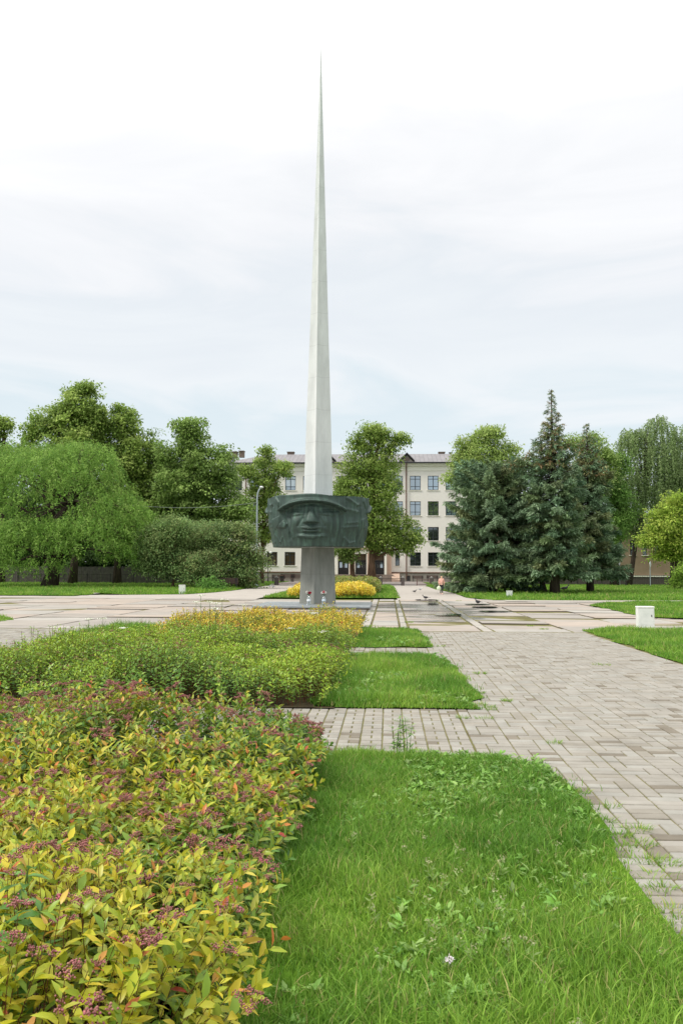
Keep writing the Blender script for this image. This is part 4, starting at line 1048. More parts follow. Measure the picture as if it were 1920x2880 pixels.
def pillar(px, label):
    x = fx(px, FY-.3); p = empty('gate_pillar', (x, FY-.3, 0), label, 'gate pillar', 'gate pillars')
    b = MB(); b.box(x-.2, x+.2, FY-.5, FY-.1, -.1, .95); b.build('shaft', noisemat('pillar_stone', lin(84,76,74), lin(108,98,94), scale=4), p)
    b = MB(); b.box(x-.25, x+.25, FY-.55, FY-.05, .955, 1.03); b.lathe([(.11,0),(.12,.06),(.09,.13),(.03,.17)], 10, (x, FY-.3, 1.035)); b.build('cap', plain('pillar_cap', lin(150,146,142)), p)
pillar(777.5, 'dark gate pillar at the left path, beside lantern and benches'); pillar(1070, 'dark gate pillar near trunk of the middle tree'); pillar(1132.5, 'dark gate pillar on left side of the open gateway'); pillar(1212.5, 'dark gate pillar just left of the walking person')
# board fence far left
bf = empty('board_fence', (-40, 116, 0), 'grey board fence in the shade behind trees on the left', 'fence')
b = MB(); x = -75
while x < fx(560, 116): b.box(x, x+.28, 116+random.uniform(0,.02), 116.06, .1, 2.3+random.uniform(-.03,.03)); x += .3
b.build('boards', noisemat('weathered_boards', lin(84,80,76), lin(112,106,100), scale=2, rough=.95), bf)
b = MB(); b.box(-75, fx(560,116), 116.065, 116.13, .5, .62); b.box(-75, fx(560,116), 116.065, 116.13, 1.8, 1.92); b.build('rails', M['bark'], bf)
# benches
def bench_proto():
    r = empty('bench', (0,0,0), 'x', 'bench', 'benches against the building')
    b = MB()
    for i in range(4): b.box(-.95, .95, -.45+i*.12, -.35+i*.12, .44, .48)
    b.build('seat', plain('bench_boards', lin(78,60,54)), r, local=True)
    b = MB()
    for i in range(5): b.box(-.95, .95, .06+i*.025, .09+i*.025, .52+i*.1, .6+i*.1)
    b.build('backrest', plain('bench_back', lin(88,68,62)), r, local=True)
    for s in (-1, 1):
        b = MB(); b.box(s*.75-.05, s*.75+.05, -.45, -.38, 0, .438); b.box(s*.75-.05, s*.75+.05, .0, .06, 0, 1.0); b.box(s*.75-.045, s*.75+.045, -.38, .0, .36, .436); b.build('leg', M['dark'], r, local=True)
    return r
bp_ = bench_proto(); first = True
for px, Y, lab, sc in ((783,136,'dark bench seen just right of the left gate pillar',1.15),(809,137,'dark bench against the plinth, middle of the left three',1.25),(836,137,'dark bench half hidden by the monument column',1.2),
                   (1174,146.2,'brown bench against the plinth, beside the waste bin',1.0),(1215,146.2,'brown bench against the plinth, behind the walking person',1.05),
                   (1012,124,'dark bench behind the railing in front of entrance steps',1.2),(1052,125,'dark bench behind railing beside the leaning tree trunk',1.2)):
    o = bp_ if first else copy_tree(bp_); first = False
    o.location = (fx(px,Y), Y, 0); o['label'] = lab; o.scale = (sc,)*3
o = copy_tree(bp_); c_ = G(641,1656); o.location = (c_[0], c_[1], 0); o['label'] = 'weathered park bench tucked under the big lilac bush'; o['group'] = 'benches on the lawn'; o.rotation_euler = (0,0,.25)
def binthing(px, Y, lab, s=1):
    x = fx(px,Y); r = empty('waste_bin', (x,Y,0), lab, 'waste bin', 'waste bins'); b = MB()
    b.box(x-.3*s, x+.3*s, Y-.25, Y+.25, .1, .95*s); b.build('body', M['dark'], r)
    b = MB(); b.box(x-.34*s, x+.34*s, Y-.29, Y+.29, .955*s, 1.02*s); b.build('lid', M['trim'], r)
    b = MB(); b.box(x-.25*s, x-.18*s, Y-.2, Y+.2, 0, .098); b.box(x+.18*s, x+.25*s, Y-.2, Y+.2, 0, .098); b.build('foot', M['dark'], r)
binthing(1148, 146, 'square dark waste bin by the drainpipe and bench'); binthing(793, 135.5, 'black waste bin between the dark benches on the left', 1.0)
# white boxes on the lawns
def white_box(px, py, wpx, hpx, lab, wood=False):
    x, y = G(px, py); s = mpp(y); w_, h_ = wpx*s, hpx*s; r = empty('utility_box', (x,y,0), lab, 'utility box', 'white boxes on the lawns')
    m_ = noisemat('weathered_white_paint', lin(208,212,206), lin(226,228,222), scale=3, rough=.6, bump=.05)
    b = MB(); b.cbox(x-w_/2, x+w_/2, y-w_*.12, y+w_*.42, -.05, h_-.052, .012); b.build('body', m_, r)
    b = MB(); b.cbox(x-w_/2-.012, x+w_/2+.012, y-w_*.12-.012, y+w_*.42+.012, h_-.05, h_, .012); b.build('cap', plain('white_cap', lin(232,232,226)), r)
    b = MB(); b.box(x-w_*.4, x+w_*.4, y-w_*.12-.008, y-w_*.12-.001, .1, h_-.12); d = b.build('door', m_, r)
    b = MB(); b.box(x+w_*.3, x+w_*.34, y-w_*.12-.022, y-w_*.12-.009, h_*.5, h_*.6); b.build('latch', M['dark'], d)
white_box(1815, 1764, 44, 57, 'large white box at the corner of the near right lawn')
white_box(512, 1670, 17, 25, 'slim white box on the left lawn in front of lilacs')
white_box(1432, 1682, 16, 20, 'small white box on lawn under the spruces')
# tall street lamp and cable
LY = 100.0; lx = fx(721.5, LY)
lamp = empty('street_lamp', (lx, LY, 0), 'tall pale street lamp with bent arm in front of building', 'street lamp')
STEEL = plain('galvanised_steel', lin(168,178,184), .45, .3)
xt = P(723.5, 1388, LY); xe = P(733, 1373, LY)
b = MB(); b.tube([(lx,LY,0),(lx+.03,LY,4),tuple(P(722.6,1450,LY)),tuple(P(723.3,1395,LY)),tuple(P(725.5,1385,LY)),tuple(P(729,1377,LY)),tuple(xe)], [.13,.12,.1,.09,.085,.08,.07], 10); b.build('pole', STEEL, lamp, smooth=True)
b = MB(); c_ = P(735, 1370.5, LY); b.ell(c_, (.22,.3,.16), 12, 8); b.build('lamp_head', plain('white_enamel', lin(240,242,240), .3), lamp, smooth=True)
b = MB(); b.lathe([(.26,0),(.26,.25),(.15,.35)], 10, (lx,LY,-.05)); b.build('foot', STEEL, lamp)
a = P(722.6, 1413, LY-.09); e = P(330, 1416, 93); pts = [a+(e-a)*t+np.array([0,0,-.55*4*t*(1-t)]) for t in np.linspace(0, 1, 14)]
b = MB(); b.tube(pts, .022, 5); cb = b.build('overhead_cable', plain('cable', lin(150,156,150))); tag(cb, 'thin sagging overhead cable from the street lamp into the trees', 'cable')
# small park lantern by the building
Yl = 137; xl = fx(754, Yl); la = empty('park_lantern', (xl,Yl,0), 'short dark park lantern with white globes by ground-floor window', 'lantern')
b = MB(); zt_ = bz(1558,Yl,754); b.tube([(xl,Yl,0),(xl,Yl,1),(xl,Yl,zt_)], [.1,.07,.05], 8); b.box(xl-.5, xl+.5, Yl-.03, Yl+.03, zt_-.05, zt_+.02); b.build('pole', M['dark'], la)
for s in (-1, 1):
    b = MB(); b.ell((xl+s*.38, Yl, zt_+.22), (.22,.22,.2)); b.build('globe', plain('frosted_globe', lin(226,228,226), .4), la, smooth=True)
# road signs near the right lawn
def post(px, py, top, lab, disc):
    x, y = G(px, py); z = P(px, top, y)[2]; r = empty('road_sign', (x,y,0), lab, 'sign', 'sign posts on the right lawn')
    b = MB(); b.tube([(x,y,-.1),(x,y,z)], .045, 8); b.build('post', STEEL, r)
    if disc:
        b = MB(); b.tube([(x-.06,y-.08,z-.42),(x-.045,y-.05,z-.42)], .0, 3) if False else None
        c = Vector((x, y-.06, z-.35)); d = Vector((.86,-.5,0)); u = Vector((.5,.86,0)); 
        for rad, off, nm, mt in ((.4, 0, 'sign_plate', plain('sign_white', lin(232,232,228), .5)), (.31, .026, 'sign_face', plain('sign_grey', lin(196,198,200), .5))):
            b = MB(); n = 20; ring = [c+d*off+(u*math.cos(2*PI*k/n)+Vector((0,0,1))*math.sin(2*PI*k/n))*rad for k in range(n)]
            b.add(ring+[p+d*.022 for p in ring], [tuple(range(n))[::-1], tuple(range(n,2*n))]+[(k,(k+1)%n,n+(k+1)%n,n+k) for k in range(n)]); b.build(nm, mt, r)
    else:
        b = MB(); b.box(x-.03, x+.03, y-.3, y+.3, z-.42, z+.0); b.build('sign_plate', plain('sign_back', lin(150,154,156), .5), r)
post(1827.5, 1651, 1579, 'round white sign on a thin post before the brown building', True)
post(1742, 1647, 1580, 'thin sign post with edge-on plate beside the right spruce', False)

# ================================================================== TREES
LIME = [lin(140,164,76), lin(156,180,90), lin(118,146,66), lin(174,192,104), lin(108,136,62)]
DARKL = [lin(124,152,74), lin(138,166,86), lin(106,134,66), lin(154,178,98)]
# bright feathery tree on the far left: drooping shoots of narrow leaves
def weeping(name, label, basepx, Y, blobs, cols, nst, slen, lsize, asp, r0, strand, hang=1.0, group=None, trunks=1, bark='bark', out=.5, step=.16, tin=.3):
    bx_ = P(basepx, 1598, Y)[0]; root = empty(name, (bx_, Y, 0), label, 'tree', group)
    C = np.array([b_[0] for b_ in blobs]); R = np.array([b_[1] for b_ in blobs])
    limbs = []
    for c, r in zip(C, R):
        limbs.append((np.clip(c[2]*.5/ (C[:,2].max()+1), .2, .85), c, r0*.35))
        for _ in range(3): dd = rdir(1)[0]*.8; dd[2] = abs(dd[2]); limbs.append((.6, c+dd*r, r0*.16))
    trunk_mesh((bx_,Y,0), C[np.argmax(C[:,2])]+np.array([0,0,R[:,2].max()*.3]), r0, r0*.2, limbs).build('trunk', M[bark], root, smooth=True)
    b = Batch()
    for i, (c, r) in enumerate(zip(C, R)):
        n = int(nst*((r[0]*r[2])**.5)**2); d = rdir(n); d[:, 2] = np.where(d[:, 2] < -.35, -d[:, 2], d[:, 2])
        rr = np.clip(1-np.abs(rng.normal(0, .15, n)), .35, 1.02)*(.9+.2*vnoise(d[:,0]*4, d[:,1]*4+d[:,2]*3, 1.5, i)); rr[:int(n*tin)] = rng.uniform(.3, .85, int(n*tin))
        s0 = c+d*rr[:, None]*r; keep = np.ones(n, bool)
        for k in range(len(C)):
            if k != i: keep &= np.linalg.norm((s0-C[k])/R[k], axis=1) > .7
        s0 = s0[keep]; d = d[keep]; n = len(s0)
        if n == 0: continue
        ln = slen*rng.uniform(.5, 1.4, n)*(1.0 if strand else 1); m = np.maximum(3, (ln/step).astype(int)); sid = np.repeat(np.arange(n), m)
        j = np.concatenate([np.arange(q) for q in m]); t = (j+rng.uniform(0, .8, len(j)))/m[sid]
        o = nrm(d*np.array([1,1,.15])+rng.normal(0, .6, (n, 3))*np.array([1,1,.5]))
        l = ln[sid]
        pos = s0[sid]+o[sid]*(out*l*t**.8)[:, None]; pos[:, 2] += l*(.22*np.sin(t*2.2)*(1-hang*.9) - hang*t**1.6*.9)
        pos += rng.normal(0, .05+.03*(not strand), pos.shape)
        D = o[sid]*(1.1-t)[:, None]*out+rng.normal(0, .4, pos.shape)+np.array([0,0,-.55*hang])
        cc = mixcol(cols, n, .14)[sid]*rng.normal(1, .12, (len(sid), 1))
        L = lsize*rng.uniform(.7, 1.3, len(sid))
        b.add(leaves_geo(pos, D, rdir(len(sid))*.8+np.array([0,0,.6])+d[sid]*.3, L, L*asp), np.clip(cc, .003, 1))
    b.build('crown', M['leaf'], root); return root
WIL = [lin(128,166,70), lin(141,177,80), lin(112,150,62), lin(156,186,94), lin(98,136,58)]
YW = 92
weeping('broad_tree', 'broad bright green feathery tree at the far left edge', 140, YW,
    [pblob(170,1390,190,150,YW), pblob(70,1350,150,110,YW,2), pblob(-60,1400,150,150,YW,1), pblob(310,1465,120,95,YW,-1), pblob(230,1300,110,65,YW,1), pblob(90,1530,130,95,YW,-3), pblob(250,1520,120,100,YW,-4), pblob(380,1480,70,60,YW,-1), pblob(-60,1550,120,80,YW,-2), pblob(20,1592,110,42,YW,-3), pblob(120,1590,60,34,YW,-4), pblob(330,1560,70,36,YW,-2)],
    WIL, 52, 1.5, .27, .34, .7, False, hang=.75, out=.55, step=.13)
# limes behind, left group
YL = 106
tree('lime_tree', 'tallest round-crowned lime tree at the left, above the bright tree', 'tree', 205, YL,
    [pblob(225,1130,62,48,YL), pblob(165,1175,75,50,YL,1), pblob(262,1190,62,55,YL), pblob(210,1230,110,70,YL,1), pblob(120,1215,50,40,YL,1), pblob(205,1320,130,90,YL,1), pblob(232,1098,28,22,YL)], LIME, group='tall lime trees', r0=.45, lsize=.36, per=20, dens=2.6)
tree('lime_tree', 'narrow tall lime tree second from left with a pointed top', 'tree', 331, YL+2,
    [pblob(355,1165,30,32,YL+2), pblob(352,1200,46,36,YL+2), pblob(335,1250,70,60,YL+2), pblob(375,1300,85,75,YL+2), pblob(420,1300,60,60,YL+2), pblob(350,1380,110,100,YL+2), pblob(400,1450,80,80,YL+2), pblob(330,1480,100,70,YL+2)], LIME, group='tall lime trees', r0=.42, lsize=.36, dens=2.6)
tree('lime_tree', 'dark leafy lime tree in front of the building left end', 'tree', 545, YL+1,
    [pblob(530,1205,45,30,YL+1), pblob(535,1250,55,45,YL+1), pblob(480,1290,60,50,YL+1), pblob(590,1310,75,60,YL+1), pblob(530,1370,110,90,YL+1), pblob(620,1390,70,80,YL+1), pblob(560,1450,130,60,YL+1), pblob(470,1400,80,100,YL+1), pblob(650,1440,40,45,YL+1), pblob(450,1475,100,60,YL+1)], DARKL, group='tall lime trees', r0=.4, lsize=.36, dens=2.6)
tree('lime_tree', 'lime tree spray reaching in at the far left edge behind', 'tree', 5, YL+4, [pblob(-20,1215,38,40,YL+4), pblob(12,1195,16,18,YL+4), pblob(-40,1290,80,80,YL+4), pblob(30,1290,60,50,YL+4)], LIME, r0=.4, lsize=.36)
for px, Yb, s, lab in ((60,124,1.0,'dark background tree behind the board fence, leftmost'),(440,126,1.0,'dark background tree behind the board fence, near the dark lime'),(250,127,1.0,'dark background tree behind the board fence, between the other two')):
    tree('background_tree', lab, 'tree', px, Yb, [pblob(px,1420,130,110,Yb), pblob(px-90,1500,110,90,Yb), pblob(px+90,1510,110,85,Yb), pblob(px,1560,160,50,Yb)], [lin(84,110,60), lin(96,124,66), lin(72,98,54)], group='dark trees beyond the fence', lsize=.5, dens=1.6, r0=.4)
# slim tree by the street lamp
YT = 112.6
tree('slim_tree', 'slim open-crowned tree between street lamp and monument', 'tree', 738, YT,
    [pblob(746,1278,16,20,YT), pblob(745,1310,26,26,YT), pblob(712,1335,30,20,YT), pblob(785,1330,30,22,YT), pblob(738,1365,42,34,YT), pblob(720,1400,34,30,YT), pblob(770,1400,34,34,YT), pblob(745,1450,48,45,YT), pblob(720,1490,34,34,YT), pblob(752,1508,32,24,YT), pblob(686,1318,20,12,YT), pblob(800,1312,18,10,YT), pblob(780,1460,24,30,YT)],
    LIME, r0=.22, lsize=.32, dens=2.8, per=13, sig=.42, inner=.15, bark='barkl')
# middle tree right of the monument
YM = 117
tree('lime_tree', 'large lime tree directly right of the monument with low right branch', 'tree', 1045, YM,
    [pblob(1047,1208,26,26,YM), pblob(1030,1250,48,40,YM), pblob(1085,1255,40,30,YM), pblob(1010,1310,58,45,YM), pblob(1070,1320,50,45,YM), pblob(1040,1390,85,60,YM), pblob(985,1380,40,70,YM), pblob(1060,1460,70,65,YM), pblob(1120,1490,48,50,YM), pblob(1155,1500,32,45,YM), pblob(1010,1500,60,50,YM), pblob(1085,1535,45,30,YM), pblob(1125,1232,16,8,YM), pblob(1150,1545,14,16,YM), pblob(1075,1220,18,14,YM)],
    LIME, r0=.48, lsize=.33, dens=2.8, per=18, bark='barkl', inner=.25)
tree('lime_tree', 'young leaning tree in front of the entrance doors, just right of column', 'tree', 990, YM+3,
    [pblob(985,1555,22,26,YM+3), pblob(968,1545,18,16,YM+3), pblob(990,1500,40,40,YM+3)], DARKL, r0=.42, lsize=.34, dens=2.6, bark='barkl')
# light tree behind the wide spruce, and green ones between spruces and birch
YS = 108
tree('light_tree', 'light green airy tree rising behind the wide spruce', 'tree', 1370, YS,
    [pblob(1335,1235,32,28,YS), pblob(1372,1230,36,26,YS), pblob(1392,1216,16,14,YS), pblob(1350,1280,60,40,YS), pblob(1310,1265,24,18,YS), pblob(1420,1270,34,26,YS), pblob(1350,1340,80,60,YS), pblob(1290,1300,22,20,YS), pblob(1285,1345,30,20,YS), pblob(1430,1330,50,50,YS)],
    [lin(146,170,88), lin(160,182,100), lin(130,156,80), lin(170,186,106)], r0=.3, lsize=.32, dens=3.0, per=14, inner=.15)
tree('light_tree', 'pale green tree showing between tall spruce and right spruce', 'tree', 1655, YS+2,
    [pblob(1615,1250,24,24,YS+2), pblob(1675,1245,26,22,YS+2), pblob(1690,1290,34,30,YS+2), pblob(1640,1300,40,50,YS+2), pblob(1712,1300,20,24,YS+2), pblob(1690,1360,40,50,YS+2)], [lin(150,174,96), lin(162,184,106), lin(132,158,84)], r0=.25, lsize=.32, dens=2.6, per=14, inner=.12)
tree('dark_green_tree', 'dark green tree filling the gap between right spruce and birches', 'tree', 1722, YS+4,
    [pblob(1725,1310,34,40,YS+4), pblob(1715,1380,45,60,YS+4), pblob(1740,1440,50,60,YS+4), pblob(1710,1480,50,60,YS+4)], [lin(112,148,70), lin(126,160,78), lin(94,128,60)], r0=.3, lsize=.34, dens=2.6, nl=4)
# birches
BIR = [lin(134,156,98), lin(142,164,108), lin(116,138,88), lin(154,172,118)]
YB = 116
weeping('birch_tree', 'weeping birch with hanging strands behind the right lawn', 1764, YB,
    [pblob(1790,1265,62,60,YB), pblob(1850,1205,40,40,YB), pblob(1820,1240,45,45,YB), pblob(1760,1240,24,40,YB), pblob(1850,1300,70,70,YB), pblob(1775,1380,60,80,YB), pblob(1835,1400,70,70,YB), pblob(1780,1470,45,60,YB)],
    BIR, 38, 3.2, .25, .55, .34, True, hang=1.0, group='weeping birches', out=.14, step=.15)
weeping('birch_tree', 'second weeping birch cut off by the right edge', 1905, YB+2,
    [pblob(1925,1250,50,60,YB+2), pblob(1900,1340,60,70,YB+2), pblob(1960,1350,80,90,YB+2), pblob(1890,1450,60,70,YB+2), pblob(1960,1470,80,80,YB+2)],
    BIR, 38, 3.2, .25, .55, .34, True, hang=1.0, group='weeping birches', out=.14, step=.15)
for px, Yb, lab in ((1732,118,'thin forked trunked tree left of the weeping birch'),(1886,118,'straight dark tree behind the yellow-green maple')):
    tree('dark_tree', lab, 'tree', px, Yb, [pblob(px,1450,40,55,Yb), pblob(px+8,1390,30,50,Yb)], [lin(118,148,82), lin(104,134,74)], r0=.26, lsize=.32, dens=2.2)
YK = 97
tree('young_maple', 'small bright yellow-green maple at the right edge', 'tree', 1897, YK,
    [pblob(1900,1418,38,22,YK), pblob(1862,1448,30,22,YK,-1), pblob(1930,1440,45,32,YK), pblob(1838,1478,26,18,YK), pblob(1890,1480,46,24,YK,-1.5), pblob(1850,1515,36,20,YK,-1), pblob(1910,1525,50,26,YK,-1), pblob(1818,1518,16,12,YK), pblob(1875,1556,44,18,YK), pblob(1940,1500,40,40,YK,1), pblob(1930,1565,40,20,YK)],
    [lin(154,180,70), lin(168,190,80), lin(134,162,62), lin(178,188,88)], r0=.22, lsize=.3, dens=3.4, per=18)
tree('leafy_shrub', 'light green leafy shrub cut off by the right edge', 'shrub', 1925, 92, [pblob(1930,1645,34,28,92), pblob(1918,1628,20,18,92), pblob(1945,1610,30,30,92)], [lin(128,160,62), lin(146,174,76), lin(104,138,50)], r0=.05, lsize=.26, dens=4, nl=3)
# lilacs in front on the left
LIL = [lin(122,150,90), lin(136,162,98), lin(108,136,82), lin(142,154,96), lin(126,144,88)]
LIB = [lin(124,146,88), lin(138,150,94), lin(110,138,82), lin(144,138,96), lin(118,150,90)]
YI = 90
tree('lilac_bush', 'tall lilac with bare leaning stems beside the slim white box', 'shrub', 484, YI,
    [pblob(455,1510,65,48,YI), pblob(500,1495,50,36,YI), pblob(420,1540,46,40,YI), pblob(470,1560,60,44,YI), pblob(410,1595,32,22,YI), pblob(450,1600,44,24,YI)], LIL, group='lilac bushes', r0=.14, lsize=.26, dens=4, bark='barkl', per=18)
tree('lilac_bush', 'low brownish lilac in the middle of the bush group', 'shrub', 560, YI-1,
    [pblob(555,1580,52,28,YI-1), pblob(590,1592,32,30,YI-1), pblob(525,1605,40,28,YI-1), pblob(560,1615,45,24,YI-1)], LIB, group='lilac bushes', r0=.1, lsize=.24, dens=4.4, bark='barkl', per=18)
tree('lilac_bush', 'big dense dark lilac next to the left path', 'shrub', 640, YI+2,
    [pblob(640,1520,75,48,YI+2), pblob(595,1500,36,30,YI+2), pblob(672,1510,40,36,YI+2), pblob(610,1560,60,50,YI+2), pblob(670,1580,55,60,YI+2), pblob(630,1615,80,42,YI+2), pblob(700,1620,40,38,YI+2), pblob(720,1570,24,30,YI+2)], LIB+LIL, group='lilac bushes', r0=.12, lsize=.26, dens=4.4, bark='barkl', per=18)
tree('lilac_bush', 'grey-green lilac behind, between the leaning and the big one', 'shrub', 560, YI+5,
    [pblob(555,1510,55,38,YI+5), pblob(530,1545,50,45,YI+5), pblob(590,1540,45,50,YI+5)], LIL, group='lilac bushes', r0=.12, lsize=.26, dens=4, bark='barkl', per=18)
tree('low_shrub', 'small fresh green shrub sprouting by lilac stems', 'shrub', 597, 84, [pblob(590,1650,20,12,84), pblob(608,1652,16,9,84)], [lin(96,140,60), lin(112,156,72)], r0=.03, lsize=.2, dens=6, nl=2)

# spruces
SPR = [lin(114,140,108), lin(128,154,120), lin(98,126,98), lin(148,170,136), lin(122,142,98), lin(134,142,100)]
def spruce(label, basepx, basepy, apexpx, apexpy, Rm, skirt, seed, prof=.8, tips=None, dens=1.0, squash=1.0, trunk_r=.3, offx=0.0, limb=None, capt=None, low=0.0):
    x, y = G(basepx, basepy); a = P(apexpx, apexpy, y); Hh = a[2]; dx = a[0]-x
    root = empty('spruce_tree', (x,y,0), label, 'tree', 'blue spruces')
    mb_ = MB(); n = 8
    mb_.tube([(x+dx*t**.7*1.0, y, -.1 if t == 0 else Hh*t) for t in np.linspace(0, .985, n)], [trunk_r*(1.25 if i == 0 else 1)*(1-t)+.02 for i, t in enumerate(np.linspace(0, .985, n))], 9)
    r_ = np.random.default_rng(seed); Bz = []; Ba = []; BL = []
    z = skirt
    while z < Hh-.15:
        t = z/Hh; L = Rm*(1-t)**prof; 
        L *= 1-low*(1-min(1, t/.42))
        if capt is not None: L = min(L, capt*(Hh-z)+.12) if t > .72 else L
        nb = int(np.clip(5+L*1.5, 4, 11)); a0 = r_.uniform(0, 6.28)
        for k in range(nb):
            Bz.append(z+r_.uniform(-.15, .15)); Ba.append(a0+k*2*PI/nb+r_.normal(0, .2)); BL.append(max(.12, L*r_.uniform(.72, 1.14)*(1+.12*math.sin(Ba[-1]*2+z*.7))))
        z += np.clip(.3+.06*L, .22, .62)
    if limb:
        for (zl, al, ll) in limb: Bz.append(zl); Ba.append(al); BL.append(ll)
    Bz = np.array(Bz); Ba = np.array(Ba); BL = np.array(BL); nb = len(Bz)
    tz = Bz/Hh; up = np.clip((tz-.55)*1.2, -.25, .45)           # upper branches rise, lower ones sag
    cx = x+dx*np.clip(tz, 0, 1)**.7
    # tufts: discrete branchlets along every branch, each a small spray of needle cards with gaps between
    nt_ = np.maximum(3, (BL**1.6*6.6*dens+4).astype(int)); tb = np.repeat(np.arange(nb), nt_); q_ = len(tb); L = BL[tb]
    s = np.clip(.14+.9*rng.uniform(0, 1, q_)**.7, 0, 1.02); wdt = .36*L*(1-s)**.8+.05
    v = rng.uniform(-1, 1, q_)
    f = np.stack([np.cos(Ba), np.sin(Ba), np.zeros(nb)], 1)[tb]; q = np.stack([-np.sin(Ba), np.cos(Ba), np.zeros(nb)], 1)[tb]
    zz = Bz[tb]+L*(up[tb]*s-.15*s+.2*s**2.4)-np.abs(v)*wdt*.45-np.abs(rng.normal(0, .16, q_))*np.minimum(1, L)
    tp = np.stack([cx[tb], np.full(q_, y), zz], 1)+f*(L*s)[:, None]*np.array([1,1,0])+q*(v*wdt)[:, None]
    tdir = nrm(f*(.8+.3*s)[:, None]+q*(v*.9)[:, None]+np.stack([np.zeros(q_), np.zeros(q_), rng.normal(-.1, .25, q_)+.25*(s > .9)], 1))
    tsz = rng.uniform(.26, .5, q_)*np.clip(L/1.5, .42, 1)
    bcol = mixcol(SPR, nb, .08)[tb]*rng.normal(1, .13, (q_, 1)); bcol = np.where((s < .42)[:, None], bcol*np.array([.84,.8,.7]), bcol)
    if tips is not None:
        tm = ((rng.random(q_) < .3) & (tz[tb] > tips))[:, None]; bcol = np.where(tm, mixcol([lin(156,130,98), lin(150,150,104)], q_, .1), bcol)
    kc = 14; sid = np.repeat(np.arange(q_), kc); k = len(sid); u_ = np.tile(np.linspace(0, 1, kc), q_)
    pos = tp[sid]+tdir[sid]*(tsz[sid]*(u_-.55)*1.3)[:, None]+rng.normal(0, .22, (k, 3))*tsz[sid][:, None]*np.array([.5,.5,.3]); pos[:, 2] -= tsz[sid]*.3*(u_-.3)**2
    D = tdir[sid]*.9+rdir(k)*.75+np.array([0,0,-.12]); Lc = tsz[sid]*rng.uniform(.5, .95, k)
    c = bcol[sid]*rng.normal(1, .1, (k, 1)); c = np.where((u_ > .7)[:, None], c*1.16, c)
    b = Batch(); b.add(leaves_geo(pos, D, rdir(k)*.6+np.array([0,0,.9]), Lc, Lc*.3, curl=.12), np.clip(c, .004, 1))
    for i in range(nb):
        if BL[i] > .8:
            fx_ = np.array([math.cos(Ba[i]), math.sin(Ba[i]), 0]); o = np.array([cx[i], y, Bz[i]])
            mb_.tube([o, o+fx_*BL[i]*.45+np.array([0,0,BL[i]*(up[i]*.45-.08)]), o+fx_*BL[i]*.9+np.array([0,0,BL[i]*(up[i]*.9+.0)])], [.05,.035,.012], 4, cap=False)
    mb_.build('trunk', M['bark'], root, smooth=True)
    b.build('crown', M['needle'], root); return root
spruce('wide low blue spruce on the left of the spruce group, beside the walker', 1385, 1669, 1392, 1312, 6.5, 1.6, 101, low=.55, prof=.36, dens=1.0)
spruce('tallest blue spruce with a spiky top', 1560, 1673, 1549, 1087, 4.6, 2.6, 102, low=.2, prof=.95, dens=1.0, tips=.6, trunk_r=.38, capt=.38, limb=[(11.4,2.9,3.3),(11.0,3.05,3.6),(11.7,2.75,2.6),(11.2,3.3,3.0)])
spruce('thin-trunked blue spruce in the middle, close left of the tallest', 1531, 1668, 1492, 1385, 4.0, 2.6, 103, low=.2, prof=.5, dens=.9, trunk_r=.24)
spruce('blue spruce on the right with a rusty brown tip', 1659, 1668, 1648, 1188, 3.5, 2.4, 104, low=.15, prof=.6, dens=1.05, tips=.66, capt=.32)

# ================================================================== PERSON, BIRDS, WATER, WEEDS
def skin_mesh(name, verts, edges, radii, mat, parent, sub=2, root=0):
    me = bpy.data.meshes.new(name); v = np.array(verts)-wloc(parent)
    me.from_pydata([tuple(a) for a in v], edges, [])
    o = link(name, me, parent, mat)
    sk = o.modifiers.new('skin', 'SKIN'); sk.use_smooth_shade = True
    for i, d in enumerate(me.skin_vertices[0].data):
        d.radius = radii[i] if hasattr(radii[i], '__len__') else (radii[i],)*2; d.use_root = (i == root)
    sb = o.modifiers.new('sub', 'SUBSURF'); sb.levels = sub; sb.render_levels = sub
    return o
def bake(objs):
    dg = bpy.context.evaluated_depsgraph_get()
    for o in objs:
        me = bpy.data.meshes.new_from_object(o.evaluated_get(dg)); o.modifiers.clear(); old = o.data; o.data = me
        me.polygons.foreach_set('use_smooth', [True]*len(me.polygons))
px_, py_ = G(1241, 1672); K = 1.57/1.65
def W(x, y, z): return (px_+x*K, py_+y*K, z*K)
per = empty('person', (px_, py_, 0), 'person in pink sweater and black leggings walking towards the plaza', 'person')
SKIN = plain('skin', lin(226,184,160), .55); PINK = plain('pink_sweater', lin(232,180,164), .85); LEG = plain('black_leggings', lin(34,36,44), .8); HAIR = plain('blond_hair', lin(206,168,128), .7); SHOE = plain('pink_shoes', lin(232,190,190), .6)
jv = [W(0,0,.93), W(0,-.01,1.1), W(0,0,1.28), W(0,0,1.40), W(0,-.03,1.48), W(0,-.03,1.56),          # 0-5 pelvis..head
      W(-.16,0,1.36), W(-.215,.03,1.13), W(-.22,-.04,.90), W(-.215,-.07,.80),                        # 6-9 arm with the bag
      W(.16,0,1.36), W(.225,.05,1.13), W(.235,-.02,.91), W(.23,-.05,.81),                            # 10-13
      W(-.085,0,.88), W(-.08,.02,.48), W(-.075,.16,.08), W(-.085,.06,.03),                           # 14-17 trailing leg
      W(.085,-.02,.88), W(.075,-.13,.49), W(.06,-.16,.08), W(.065,-.28,.035)]                        # 18-21 leading leg
je = [(0,1),(1,2),(2,3),(3,4),(4,5),(3,6),(6,7),(7,8),(8,9),(3,10),(10,11),(11,12),(12,13),(0,14),(14,15),(15,16),(16,17),(0,18),(18,19),(19,20),(20,21)]
